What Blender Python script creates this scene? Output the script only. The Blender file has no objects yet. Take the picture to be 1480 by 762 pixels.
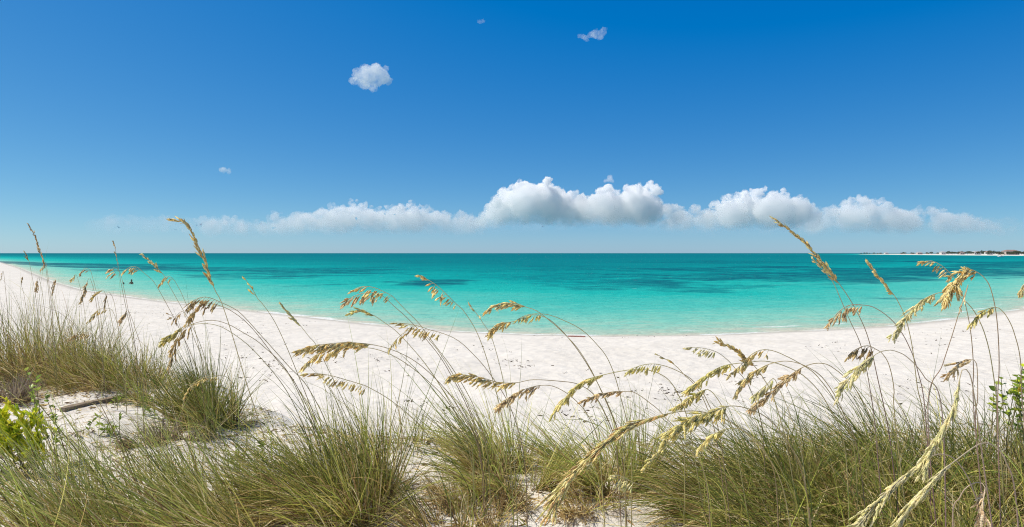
import bpy, math, random
import numpy as np
from mathutils import Vector

SC = bpy.context.scene
COL = SC.collection
R = np.random.RandomState(7)
rnd = random.Random(5)

# ---------------------------------------------------------------- camera, sky, sun, exposure
F = 740 / math.tan(math.radians(40))          # focal length in photo pixels (1480 wide)
CX, HY, ZC = 740.0, 366.0, 4.2                # horizon row, eye height above the water
cam = bpy.data.cameras.new('camera'); camo = bpy.data.objects.new('camera', cam); COL.objects.link(camo)
camo.location = (0, 0, ZC); camo.rotation_euler = (math.radians(90), 0, 0)
cam.sensor_width = 36; cam.angle = math.radians(80); cam.shift_y = -15.0 / 1480
cam.clip_start = 0.05; cam.clip_end = 100000
SC.camera = camo

SUN_EL, SUN_AZ = 55.0, -84.0                 # azimuth clockwise from +Y (the view direction)
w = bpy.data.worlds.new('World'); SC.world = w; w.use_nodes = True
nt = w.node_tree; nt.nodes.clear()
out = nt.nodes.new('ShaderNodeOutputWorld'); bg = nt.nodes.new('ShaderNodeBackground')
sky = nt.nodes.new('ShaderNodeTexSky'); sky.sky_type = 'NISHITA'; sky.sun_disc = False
sky.sun_elevation = math.radians(SUN_EL); sky.sun_rotation = math.radians(SUN_AZ)
sky.altitude = 0; sky.air_density = 0.7; sky.dust_density = 0.2; sky.ozone_density = 8.0
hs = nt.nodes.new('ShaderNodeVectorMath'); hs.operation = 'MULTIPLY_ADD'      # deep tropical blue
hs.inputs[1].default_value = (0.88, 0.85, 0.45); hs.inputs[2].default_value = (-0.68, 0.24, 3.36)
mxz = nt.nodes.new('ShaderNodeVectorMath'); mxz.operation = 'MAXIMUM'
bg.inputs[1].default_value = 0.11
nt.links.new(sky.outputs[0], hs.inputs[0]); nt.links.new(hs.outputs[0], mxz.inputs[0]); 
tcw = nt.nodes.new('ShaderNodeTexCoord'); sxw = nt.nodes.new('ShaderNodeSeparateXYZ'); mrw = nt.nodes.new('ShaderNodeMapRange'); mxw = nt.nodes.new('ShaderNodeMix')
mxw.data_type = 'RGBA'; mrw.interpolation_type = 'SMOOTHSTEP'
mrw.inputs['From Min'].default_value = 0.42; mrw.inputs['From Max'].default_value = 0.66      # blue grade ends above the view; unseen sky overhead left ungraded as fill light
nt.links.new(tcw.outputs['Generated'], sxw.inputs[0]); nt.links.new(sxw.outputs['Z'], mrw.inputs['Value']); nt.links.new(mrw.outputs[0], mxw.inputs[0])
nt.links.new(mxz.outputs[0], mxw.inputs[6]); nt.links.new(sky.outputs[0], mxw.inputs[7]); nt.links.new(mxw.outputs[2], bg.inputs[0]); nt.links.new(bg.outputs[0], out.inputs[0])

sl = bpy.data.lights.new('sun', 'SUN'); so = bpy.data.objects.new('sun', sl); COL.objects.link(so)
sl.energy = 5.0; sl.angle = math.radians(0.53); sl.color = (1, 0.94, 0.83)
el, az = math.radians(SUN_EL), math.radians(SUN_AZ)
SDIR = Vector((math.sin(az) * math.cos(el), math.cos(az) * math.cos(el), math.sin(el)))
so.rotation_euler = (-SDIR).to_track_quat('-Z', 'Y').to_euler(); so.location = (0, 0, 50)

SC.view_settings.view_transform = 'Standard'; SC.view_settings.look = 'None'
SC.view_settings.exposure = 0.0; SC.view_settings.gamma = 1; SC.view_settings.use_curve_mapping = False
SC.render.engine = 'CYCLES'
cy = SC.cycles
cy.use_denoising = True; cy.filter_width = 1.1
cy.denoiser = 'OPENIMAGEDENOISE'; cy.denoising_input_passes = 'RGB_ALBEDO_NORMAL'; cy.denoising_prefilter = 'FAST'
cy.max_bounces = 12; cy.diffuse_bounces = 3; cy.glossy_bounces = 2; cy.transmission_bounces = 4
cy.volume_bounces = 12; cy.transparent_max_bounces = 16
cy.sample_clamp_indirect = 8

# ---------------------------------------------------------------- helpers
def P(px, py, d):
    return np.array(((px - CX) / F * d, d, ZC - (py - HY) / F * d))

def tag(o, label=None, cat=None, group=None, kind=None):
    if label: o['label'] = label
    if cat: o['category'] = cat
    if group: o['group'] = group
    if kind: o['kind'] = kind
    return o

def empty(name, loc, label, cat, group=None):
    o = bpy.data.objects.new(name, None); COL.objects.link(o)
    o.location = [float(v) for v in loc]; o.empty_display_size = 0.1
    return tag(o, label, cat, group)

def mesh_obj(name, V, faces, mat, parent=None, col=None, smooth=False, attrs=None):
    """V (n,3) world coordinates; faces a list of tuples or an (m,4) array; placed relative to the parent's base."""
    V = np.asarray(V, dtype=np.float64).copy()
    me = bpy.data.meshes.new(name)
    if parent is not None:
        V = V - np.array(parent.matrix_basis.translation if parent.parent is None else parent.parent.matrix_basis.translation)
    if isinstance(faces, np.ndarray):
        k = faces.shape[1]; m = len(faces)
        me.vertices.add(len(V)); me.vertices.foreach_set('co', V.astype(np.float32).ravel())
        me.loops.add(m * k); me.loops.foreach_set('vertex_index', faces.astype(np.int32).ravel())
        me.polygons.add(m); me.polygons.foreach_set('loop_start', (np.arange(m) * k).astype(np.int32))
        me.update(calc_edges=True)
    else:
        me.from_pydata([tuple(v) for v in V], [], faces); me.update()
    if smooth:
        me.polygons.foreach_set('use_smooth', np.ones(len(me.polygons), dtype=bool))
    if col is not None:
        c = np.ones((len(V), 4), dtype=np.float32); c[:, :3] = col
        a = me.color_attributes.new('Col', 'FLOAT_COLOR', 'POINT'); a.data.foreach_set('color', c.ravel())
    for k_, v_ in (attrs or {}).items():
        a = me.attributes.new(k_, 'FLOAT', 'POINT'); a.data.foreach_set('value', np.asarray(v_, dtype=np.float32))
    if mat: me.materials.append(mat)
    o = bpy.data.objects.new(name, me); COL.objects.link(o)
    if parent is not None: o.parent = parent
    return o

def hash01(ix, iy, seed):
    h = (ix.astype(np.int64) * 374761393 + iy.astype(np.int64) * 668265263 + seed * 974634777) & 0xFFFFFFFF
    h = ((h ^ (h >> 13)) * 1274126177) & 0xFFFFFFFF
    h = (h ^ (h >> 16)) & 0xFFFFFFFF
    return h / 4294967295.0

def vnoise(x, y, seed=0):
    ix, iy = np.floor(x), np.floor(y); fx, fy = x - ix, y - iy
    fx = fx * fx * (3 - 2 * fx); fy = fy * fy * (3 - 2 * fy)
    a, b = hash01(ix, iy, seed), hash01(ix + 1, iy, seed)
    c, d = hash01(ix, iy + 1, seed), hash01(ix + 1, iy + 1, seed)
    return (a * (1 - fx) + b * fx) * (1 - fy) + (c * (1 - fx) + d * fx) * fy

def fbm(x, y, seed=0, oct=4):
    s, a, t = 0, 0.5, 0
    for i in range(oct):
        s = s + a * vnoise(x, y, seed + i * 17); t += a; a *= 0.5; x = x * 2.03 + 11.3; y = y * 2.03 + 5.7
    return s / t

def sstep(a, b, x):
    t = np.clip((x - a) / (b - a), 0, 1); return t * t * (3 - 2 * t)

def norm(v):
    return v / np.maximum(np.linalg.norm(v, axis=-1, keepdims=True), 1e-9)

# ---------------------------------------------------------------- materials
def new_mat(name):
    m = bpy.data.materials.new(name); m.use_nodes = True
    n = m.node_tree; n.nodes.clear()
    o = n.nodes.new('ShaderNodeOutputMaterial')
    return m, n, o

def N(n, typ, **kw):
    x = n.nodes.new(typ)
    for k, v in kw.items():
        if k in x.inputs: x.inputs[k].default_value = v
        else: setattr(x, k, v)
    return x

def leaf_mat(name, trans=0.3, rough=0.55, spec=0.25):
    m, n, o = new_mat(name)
    a = N(n, 'ShaderNodeAttribute', attribute_name='Col')
    tc = N(n, 'ShaderNodeTexCoord'); ns = N(n, 'ShaderNodeTexNoise', Scale=60.0, Detail=2.0)
    n.links.new(tc.outputs['Object'], ns.inputs['Vector'])
    mr = N(n, 'ShaderNodeMapRange'); mr.inputs['To Min'].default_value = 0.75; mr.inputs['To Max'].default_value = 1.25
    n.links.new(ns.outputs['Fac'], mr.inputs['Value'])
    mx = N(n, 'ShaderNodeVectorMath', operation='SCALE')
    n.links.new(a.outputs['Color'], mx.inputs[0]); n.links.new(mr.outputs[0], mx.inputs['Scale'])
    p = N(n, 'ShaderNodeBsdfPrincipled', Roughness=rough); p.inputs['Specular IOR Level'].default_value = spec
    t = N(n, 'ShaderNodeBsdfTranslucent')
    n.links.new(mx.outputs[0], p.inputs['Base Color']); n.links.new(mx.outputs[0], t.inputs['Color'])
    ms = N(n, 'ShaderNodeMixShader'); ms.inputs[0].default_value = trans
    n.links.new(p.outputs[0], ms.inputs[1]); n.links.new(t.outputs[0], ms.inputs[2]); n.links.new(ms.outputs[0], o.inputs[0])
    return m

def plain_mat(name, color, rough=0.7, var=0.25, scale=8.0, stretch=(1, 1, 1), bump=0.2):
    m, n, o = new_mat(name)
    tc = N(n, 'ShaderNodeTexCoord'); mp = N(n, 'ShaderNodeMapping'); mp.inputs['Scale'].default_value = stretch
    ns = N(n, 'ShaderNodeTexNoise', Scale=scale, Detail=5.0)
    n.links.new(tc.outputs['Object'], mp.inputs[0]); n.links.new(mp.outputs[0], ns.inputs['Vector'])
    rp = N(n, 'ShaderNodeValToRGB')
    rp.color_ramp.elements[0].position = 0.3; rp.color_ramp.elements[1].position = 0.7
    rp.color_ramp.elements[0].color = [c * (1 - var) for c in color] + [1]
    rp.color_ramp.elements[1].color = [min(1, c * (1 + var)) for c in color] + [1]
    p = N(n, 'ShaderNodeBsdfPrincipled', Roughness=rough); p.inputs['Specular IOR Level'].default_value = 0.3
    n.links.new(ns.outputs['Fac'], rp.inputs[0]); n.links.new(rp.outputs[0], p.inputs['Base Color'])
    b = N(n, 'ShaderNodeBump', Strength=bump, Distance=0.01)
    n.links.new(ns.outputs['Fac'], b.inputs['Height']); n.links.new(b.outputs[0], p.inputs['Normal'])
    n.links.new(p.outputs[0], o.inputs[0])
    return m

M_BLADE = leaf_mat('grass_blade', 0.34, 0.6, 0.12)
M_STEM = leaf_mat('grass_stem', 0.1)
M_SEED = leaf_mat('oat_seed', 0.42, 0.6, 0.15)
M_LEAF = leaf_mat('broad_leaf', 0.35, 0.4, 0.35)
M_TREE = leaf_mat('far_tree_leaf', 0.2)

# sand -----------------------------------------------------------
def sand_material():
    m, n, o = new_mat('sand'); L = n.links.new
    geo = N(n, 'ShaderNodeNewGeometry')
    ns1 = N(n, 'ShaderNodeTexNoise', Scale=0.45, Detail=5.0); ns2 = N(n, 'ShaderNodeTexNoise', Scale=5.0, Detail=6.0)
    ns3 = N(n, 'ShaderNodeTexNoise', Scale=90.0, Detail=4.0)
    for x in (ns1, ns2, ns3): L(geo.outputs['Position'], x.inputs['Vector'])
    rp = N(n, 'ShaderNodeValToRGB'); e = rp.color_ramp.elements
    e[0].position = 0.3; e[0].color = (0.63, 0.585, 0.515, 1); e[1].position = 0.68; e[1].color = (0.755, 0.71, 0.64, 1)
    mixn = N(n, 'ShaderNodeMix', data_type='FLOAT'); mixn.inputs[0].default_value = 0.45
    L(ns1.outputs['Fac'], mixn.inputs[2]); L(ns2.outputs['Fac'], mixn.inputs[3]); L(mixn.outputs[0], rp.inputs[0])
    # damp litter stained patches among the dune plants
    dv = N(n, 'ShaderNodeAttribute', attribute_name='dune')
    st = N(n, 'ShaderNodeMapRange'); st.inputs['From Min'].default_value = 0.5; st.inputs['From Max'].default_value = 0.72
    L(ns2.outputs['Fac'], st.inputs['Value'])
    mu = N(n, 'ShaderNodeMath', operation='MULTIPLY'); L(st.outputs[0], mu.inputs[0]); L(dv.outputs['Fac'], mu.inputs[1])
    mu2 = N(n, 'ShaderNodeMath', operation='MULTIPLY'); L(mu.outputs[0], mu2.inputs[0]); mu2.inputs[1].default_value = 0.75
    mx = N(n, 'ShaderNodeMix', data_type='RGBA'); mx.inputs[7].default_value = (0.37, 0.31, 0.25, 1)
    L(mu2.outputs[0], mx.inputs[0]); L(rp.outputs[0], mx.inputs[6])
    # wet sand at the water's edge
    sa = N(n, 'ShaderNodeAttribute', attribute_name='shore')
    wt = N(n, 'ShaderNodeMapRange'); wt.inputs['From Min'].default_value = 1.3; wt.inputs['From Max'].default_value = 0.2
    ad = N(n, 'ShaderNodeMath', operation='MULTIPLY_ADD'); L(ns1.outputs['Fac'], ad.inputs[0]); ad.inputs[1].default_value = -1.6
    L(sa.outputs['Fac'], ad.inputs[2])
    ad2 = N(n, 'ShaderNodeMath', operation='ADD'); L(ad.outputs[0], ad2.inputs[0]); ad2.inputs[1].default_value = 0.8
    L(ad2.outputs[0], wt.inputs['Value'])
    mw = N(n, 'ShaderNodeMix', data_type='RGBA'); mw.inputs[7].default_value = (0.47, 0.44, 0.385, 1)
    L(wt.outputs[0], mw.inputs[0]); L(mx.outputs[2], mw.inputs[6])
    p = N(n, 'ShaderNodeBsdfPrincipled', Roughness=0.9); p.inputs['Specular IOR Level'].default_value = 0.15
    L(mw.outputs[2], p.inputs['Base Color'])
    # trodden, wind-rippled surface
    vo = N(n, 'ShaderNodeTexVoronoi', Scale=2.2, feature='SMOOTH_F1'); L(geo.outputs['Position'], vo.inputs['Vector'])
    b1 = N(n, 'ShaderNodeBump', Strength=0.55, Distance=0.12); L(vo.outputs['Distance'], b1.inputs['Height'])
    b2 = N(n, 'ShaderNodeBump', Strength=0.6, Distance=0.07); L(ns2.outputs['Fac'], b2.inputs['Height']); L(b1.outputs[0], b2.inputs['Normal'])
    b3 = N(n, 'ShaderNodeBump', Strength=0.5, Distance=0.006); L(ns3.outputs['Fac'], b3.inputs['Height']); L(b2.outputs[0], b3.inputs['Normal'])
    L(b3.outputs[0], p.inputs['Normal']); L(p.outputs[0], o.inputs[0])
    return m

def water_material():
    m, n, o = new_mat('sea_water'); L = n.links.new
    geo = N(n, 'ShaderNodeNewGeometry')
    dp = N(n, 'ShaderNodeAttribute', attribute_name='depth')
    dk = N(n, 'ShaderNodeAttribute', attribute_name='reef')
    fo = N(n, 'ShaderNodeAttribute', attribute_name='foam')
    mp = N(n, 'ShaderNodeMapping'); mp.inputs['Scale'].default_value = (0.5, 1.0, 1.0); L(geo.outputs['Position'], mp.inputs[0])
    n1 = N(n, 'ShaderNodeTexNoise', Scale=0.9, Detail=6.0, Roughness=0.6); L(mp.outputs[0], n1.inputs['Vector'])
    n2 = N(n, 'ShaderNodeTexNoise', Scale=0.09, Detail=5.0); L(mp.outputs[0], n2.inputs['Vector'])
    # coarse noise: uneven sea bed; fine noise: light and dark wave lines painted in
    a1 = N(n, 'ShaderNodeMath', operation='SUBTRACT'); L(n2.outputs['Fac'], a1.inputs[0]); a1.inputs[1].default_value = 0.5
    a2 = N(n, 'ShaderNodeMath', operation='MULTIPLY_ADD'); L(a1.outputs[0], a2.inputs[0]); a2.inputs[1].default_value = 0.2; L(dp.outputs['Fac'], a2.inputs[2])
    a3 = N(n, 'ShaderNodeMath', operation='SUBTRACT'); L(n1.outputs['Fac'], a3.inputs[0]); a3.inputs[1].default_value = 0.5
    a4 = N(n, 'ShaderNodeMath', operation='MULTIPLY_ADD'); L(a3.outputs[0], a4.inputs[0]); a4.inputs[1].default_value = 0.32; L(a2.outputs[0], a4.inputs[2])
    rp = N(n, 'ShaderNodeValToRGB'); cr = rp.color_ramp
    stops = [(0.0, (0.56, 0.55, 0.45)), (0.06, (0.40, 0.53, 0.43)), (0.18, (0.215, 0.53, 0.435)), (0.34, (0.085, 0.47, 0.405)),
             (0.50, (0.015, 0.41, 0.365)), (0.66, (0.003, 0.31, 0.305)), (0.82, (0.002, 0.215, 0.235)), (1.0, (0.002, 0.15, 0.19))]
    while len(cr.elements) < len(stops): cr.elements.new(0.5)
    for e, (ps, c) in zip(cr.elements, stops): e.position = ps; e.color = c + (1,)
    L(a4.outputs[0], rp.inputs[0])
    # sea grass and reef seen through the water
    r1 = N(n, 'ShaderNodeMath', operation='MULTIPLY_ADD'); n3 = N(n, 'ShaderNodeTexNoise', Scale=0.22, Detail=6.0, Roughness=0.65); L(mp.outputs[0], n3.inputs['Vector'])
    b3 = N(n, 'ShaderNodeMath', operation='SUBTRACT'); L(n3.outputs['Fac'], b3.inputs[0]); b3.inputs[1].default_value = 0.5
    r0 = N(n, 'ShaderNodeMath', operation='MULTIPLY_ADD'); L(b3.outputs[0], r0.inputs[0]); r0.inputs[1].default_value = 2.2; L(dk.outputs['Fac'], r0.inputs[2])
    L(a3.outputs[0], r1.inputs[0]); r1.inputs[1].default_value = 1.2; L(r0.outputs[0], r1.inputs[2])
    r2 = N(n, 'ShaderNodeMapRange'); L(r1.outputs[0], r2.inputs['Value']); r2.inputs['From Min'].default_value = 0.3; r2.inputs['From Max'].default_value = 1.15; r2.inputs['To Max'].default_value = 0.82
    m1 = N(n, 'ShaderNodeMix', data_type='RGBA'); m1.inputs[7].default_value = (0.003, 0.072, 0.125, 1)
    L(r2.outputs[0], m1.inputs[0]); L(rp.outputs[0], m1.inputs[6])
    f1 = N(n, 'ShaderNodeMath', operation='MULTIPLY_ADD'); L(a3.outputs[0], f1.inputs[0]); f1.inputs[1].default_value = 3.0; L(fo.outputs['Fac'], f1.inputs[2])
    f2 = N(n, 'ShaderNodeMapRange'); L(f1.outputs[0], f2.inputs['Value']); f2.inputs['From Min'].default_value = 0.55; f2.inputs['From Max'].default_value = 0.95
    f3 = N(n, 'ShaderNodeMath', operation='MULTIPLY'); L(f2.outputs[0], f3.inputs[0]); f3.inputs[1].default_value = 0.85
    m2 = N(n, 'ShaderNodeMix', data_type='RGBA'); m2.inputs[7].default_value = (0.8, 0.8, 0.78, 1)
    L(f3.outputs[0], m2.inputs[0]); L(m1.outputs[2], m2.inputs[6])
    p = N(n, 'ShaderNodeBsdfDiffuse'); L(m2.outputs[2], p.inputs['Color'])
    g = N(n, 'ShaderNodeBsdfGlossy', Roughness=0.32)
    w1 = N(n, 'ShaderNodeTexNoise', Scale=1.5, Detail=7.0, Roughness=0.62); L(mp.outputs[0], w1.inputs['Vector'])
    b = N(n, 'ShaderNodeBump', Strength=0.85, Distance=0.45); L(w1.outputs['Fac'], b.inputs['Height']);  L(b.outputs[0], p.inputs['Normal']); L(b.outputs[0], g.inputs['Normal'])
    ms = N(n, 'ShaderNodeMixShader'); ms.inputs[0].default_value = 0.028
    L(p.outputs[0], ms.inputs[1]); L(g.outputs[0], ms.inputs[2]); L(ms.outputs[0], o.inputs[0])
    return m

# ---------------------------------------------------------------- terrain
SHORE_PX = [(0, 379), (30, 388), (75, 407), (121, 420), (211, 433), (300, 444), (370, 450.5), (421, 456), (543, 470), (665, 480),
            (760, 484), (880, 486), (1042, 484), (1180, 478), (1285, 472), (1400, 459), (1480, 447)]
SH = [((px - CX) / F * ZC * F / (py - HY), ZC * F / (py - HY)) for px, py in SHORE_PX]
SH = [(-9000, 6000), (-900, 900), (-420, 470)] + SH + [(75, 78), (200, 190), (500, 430), (760, 700), (800, 930), (812, 968), (880, 1210), (1010, 1610), (1275, 2250), (1800, 3000), (3500, 3600), (12000, 5000)]
SEA = SH + [(60000, 60000), (-60000, 60000)]

def shore_dist(x, y):
    """signed distance to the waterline: positive on land."""
    best = np.full(x.shape, 1e12)
    for (ax, ay), (bx, by) in zip(SH[:-1], SH[1:]):
        dx, dy = bx - ax, by - ay
        t = np.clip(((x - ax) * dx + (y - ay) * dy) / (dx * dx + dy * dy), 0, 1)
        best = np.minimum(best, (x - ax - t * dx) ** 2 + (y - ay - t * dy) ** 2)
    inside = np.zeros(x.shape, bool)
    for (ax, ay), (bx, by) in zip(SEA, SEA[1:] + SEA[:1]):
        if ay == by: continue
        c = ((ay > y) != (by > y)) & (x < (bx - ax) * (y - ay) / (by - ay) + ax)
        inside ^= c
    return np.where(inside, -1, 1) * np.sqrt(best)

CREST_A = [-1.2, -0.9, -0.62, -0.52, -0.44, -0.36, -0.1, 0.1, 0.3, 0.5, 0.9, 1.2]
CREST_Y = [9.5, 9.5, 9.3, 8.2, 6.6, 5.6, 5.2, 5.1, 5.1, 5.3, 6.2, 7.0]

def ground_z(x, y, s=None):
    x = np.asarray(x, float); y = np.asarray(y, float)
    if s is None: s = shore_dist(x, y)
    beach = np.where(s > 0, 1.25 * (1 - np.exp(-np.maximum(s, 0) / 13.0)), np.maximum(s * 0.09, -6.0))
    yc = np.interp(x / np.maximum(y, 1.0), CREST_A, CREST_Y)
    k = 1 - sstep(yc - 0.4, yc + 5.0, y)
    k = k * (1 - sstep(25, 45, np.hypot(x, y)))
    near = 1 - sstep(40, 120, np.hypot(x, y))
    z = beach * (1 - k) + (2.6 + 0.16 * (fbm(x * 0.55, y * 0.55, 3) - 0.5)) * k
    onland = sstep(0.0, 6.0, s) * near
    z = z + onland * (0.16 * (fbm(x * 0.35, y * 0.35, 5) - 0.5) + 0.075 * (fbm(x * 2.1, y * 2.1, 9, 3) - 0.5) * (0.5 + k))
    return z

def gz(x, y):
    return float(ground_z(np.array([x]), np.array([y]))[0])

def ground_depth(px, py):
    """distance at which the sight line through a photo pixel meets the ground."""
    ds = np.concatenate([np.linspace(1.5, 14, 700), np.linspace(14, 120, 900)])
    x = (px - CX) / F * ds; z = ZC - (py - HY) / F * ds
    hit = np.nonzero(z <= ground_z(x, ds))[0]
    return float(ds[hit[0]]) if len(hit) else 120.0

def polar(r, th):
    RR, TT = np.meshgrid(r, th, indexing='ij')
    x = (RR * np.sin(TT)).ravel(); y = (RR * np.cos(TT)).ravel()
    nr, n_t = len(r), len(th)
    i = np.arange(nr - 1)[:, None] * n_t + np.arange(n_t - 1)[None, :]
    f = np.stack([i, i + 1, i + n_t + 1, i + n_t], -1).reshape(-1, 4)[:, ::-1]
    return x, y, f

th = np.radians(np.concatenate([np.linspace(-180, -56, 40), np.linspace(-55, 55, 620), np.linspace(56, 180, 40)]))
r = np.concatenate([np.geomspace(0.2, 2, 12)[:-1], np.geomspace(2, 60, 330)[:-1], np.geomspace(60, 14000, 130)])
x, y, f = polar(r, th)
s = shore_dist(x, y); z = ground_z(x, y, s)
yc = np.interp(x / np.maximum(y, 1.0), CREST_A, CREST_Y)
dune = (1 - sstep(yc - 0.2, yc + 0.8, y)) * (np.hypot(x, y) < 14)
tag(mesh_obj('beach_sand', np.stack([x, y, z], 1), f, sand_material(), smooth=True, attrs={'shore': s, 'dune': dune}), kind='structure')

# sea ------------------------------------------------------------
th = np.radians(np.concatenate([np.linspace(-100, -51, 20), np.linspace(-50, 50, 760), np.linspace(51, 100, 20)]))
r = np.concatenate([np.geomspace(24, 400, 300)[:-1], np.geomspace(400, 80000, 150)])
x, y, f = polar(r, th)
s = -shore_dist(x, y)
py_ = HY + ZC * F / np.maximum(y, 1); px_ = CX + F * x / np.maximum(y, 1)
wob = (fbm(x * 0.03, y * 0.03, 21) - 0.5)
sd = np.maximum(s + wob * np.minimum(s * 0.5, 60), 0)
depth = np.interp(sd, [0, 1.2, 3, 7, 14, 25, 42, 75, 150, 400, 1000], [0, .06, .12, .21, .36, .49, .60, .76, .89, .97, 1])
# reef and sea grass beds: (x, y, half width, half depth, strength) on the sea bed
def bed(p0, p1, ya, yb, k):
    yy = np.array([ZC * F / (ya - HY), ZC * F / (yb - HY)]); c = yy.mean()
    return ((p0 + p1) / 2 - CX) / F * c, c, (p1 - p0) / 2 / F * c, abs(yy[0] - yy[1]) / 2, k
BEDS = [bed(60, 330, 381, 388, .9), bed(20, 60, 377, 380, .5), bed(150, 520, 386, 392, .75), bed(290, 540, 394, 403, .8), bed(430, 560, 408, 413, .55),
        bed(555, 700, 403, 418, 1.0), bed(380, 480, 411, 415, .5), bed(740, 1000, 384, 392, .5), bed(860, 1100, 408, 423, .6),
        bed(980, 1200, 388, 414, .95), bed(1150, 1420, 384, 407, 1.0), bed(1330, 1700, 376, 398, 1.0), bed(900, 1250, 376, 383, .6), bed(500, 800, 375, 380, .35)]
reef = np.zeros_like(x)
n1 = fbm(x * 0.03, y * 0.055, 31, 5); n2 = fbm(x * 0.11, y * 0.13, 37, 5)
for bx, by, hw, hd, k in BEDS:
    q = np.hypot((x - bx) / hw, (y - by) / hd)
    reef = np.maximum(reef, k * sstep(1.25, 0.55, q + (n1 - 0.5) * 2.0 + (n2 - 0.5) * 1.8))
# the broad sea-grass meadow: a belt on the sea bed between an inner and an outer edge line
lo = [(-200, 378), (20, 382), (90, 386), (200, 391), (400, 395), (560, 396), (700, 403), (800, 414), (900, 424), (1000, 424), (1100, 418), (1190, 413), (1300, 406), (1420, 400), (1480, 397), (1800, 390)]
hi = [(-200, 375), (20, 377), (90, 379), (200, 381), (400, 385), (560, 386), (700, 385), (800, 385), (900, 385), (1000, 385), (1100, 386), (1190, 386), (1300, 384), (1420, 378), (1480, 376), (1800, 373)]
ylo = ZC * F / (np.interp(px_, *zip(*lo)) - HY); yhi = ZC * F / (np.interp(px_, *zip(*hi)) - HY)
wd_ = yhi - ylo; t_ = (y - ylo) / np.maximum(wd_, 1) + (n1 - .5) * .35
belt = sstep(-.03, .05, t_) * sstep(1.1, .55, t_) * np.interp(px_, [-200, 100, 500, 620, 760, 950, 1500], [.8, 1.1, .8, .3, .35, .85, 1.0])
patch = sstep(.36, .56, n2 * .55 + fbm(x * .02, y * .03, 57, 3) * .5)
reef = np.maximum(reef, belt * (.35 + .75 * patch)) * (np.hypot(x, y) < 1200)
foam = np.exp(-((s - 0.2) / (.28 + .35 * np.exp(-((px_ - 440) / 90) ** 2))) ** 2) * (0.45 + 0.8 * fbm(x * 0.3, y * 0.3, 41, 3)) + 0.6 * np.exp(-((s - 1.5 - 1.2 * fbm(x * 0.12, y * 0.12, 44, 2)) / 0.3) ** 2) * sstep(0.45, 0.62, fbm(x * 0.11, y * 0.11, 47, 2))
zw = 0.035 * (fbm(x * 0.8, y * 0.8, 51, 4) - 0.5) * sstep(1, 8, s)
tag(mesh_obj('sea_water', np.stack([x, y, zw], 1), f, water_material(), smooth=True, attrs={'depth': depth, 'reef': reef, 'foam': foam}), kind='structure')

# ---------------------------------------------------------------- clouds: volumes of droplets far out over the sea
def cloud_mat(name, density, cell, z0, z1, soft):
    """water droplets in patchy wisps; thins out towards the flat base."""
    m, n, o = new_mat(name); L = n.links.new
    geo = N(n, 'ShaderNodeNewGeometry')
    ns = N(n, 'ShaderNodeTexNoise', Scale=1.0 / cell, Detail=4.0, Roughness=0.6); L(geo.outputs['Position'], ns.inputs['Vector'])
    mr = N(n, 'ShaderNodeMapRange', interpolation_type='SMOOTHSTEP'); L(ns.outputs['Fac'], mr.inputs['Value'])
    mr.inputs['From Min'].default_value = 0.5 - soft; mr.inputs['From Max'].default_value = 0.5 + soft * .5
    mr.inputs['To Min'].default_value = 0.02; mr.inputs['To Max'].default_value = 1.25
    sx = N(n, 'ShaderNodeSeparateXYZ'); L(geo.outputs['Position'], sx.inputs[0])
    mz = N(n, 'ShaderNodeMapRange', interpolation_type='LINEAR'); L(sx.outputs['Z'], mz.inputs['Value'])
    mz.inputs['From Min'].default_value = z0; mz.inputs['From Max'].default_value = z1
    mz.inputs['To Min'].default_value = 0.12; mz.inputs['To Max'].default_value = 1.0  # thinner base stands in for haze in front of the cloud
    mu0 = N(n, 'ShaderNodeMath', operation='MULTIPLY'); L(mr.outputs[0], mu0.inputs[0]); pw = N(n, 'ShaderNodeMath', operation='POWER'); L(mz.outputs[0], pw.inputs[0]); pw.inputs[1].default_value = 2.1; L(pw.outputs[0], mu0.inputs[1])
    mu = N(n, 'ShaderNodeMath', operation='MULTIPLY'); L(mu0.outputs[0], mu.inputs[0]); mu.inputs[1].default_value = density
    v = N(n, 'ShaderNodeVolumeScatter'); v.inputs['Color'].default_value = (0.99, 0.99, 0.99, 1); v.inputs['Anisotropy'].default_value = 0.1
    L(mu.outputs[0], v.inputs['Density']); L(v.outputs[0], o.inputs['Volume'])
    m.cycles.volume_step_rate = 0.3
    return m

ICO = None
def ico():
    global ICO
    if ICO is None:
        import bmesh
        b = bmesh.new(); bmesh.ops.create_icosphere(b, subdivisions=2, radius=1.0)
        b.verts.ensure_lookup_table()
        ICO = (np.array([v.co[:] for v in b.verts]), np.array([[v.index for v in f.verts] for f in b.faces])); b.free()
    return ICO

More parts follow.
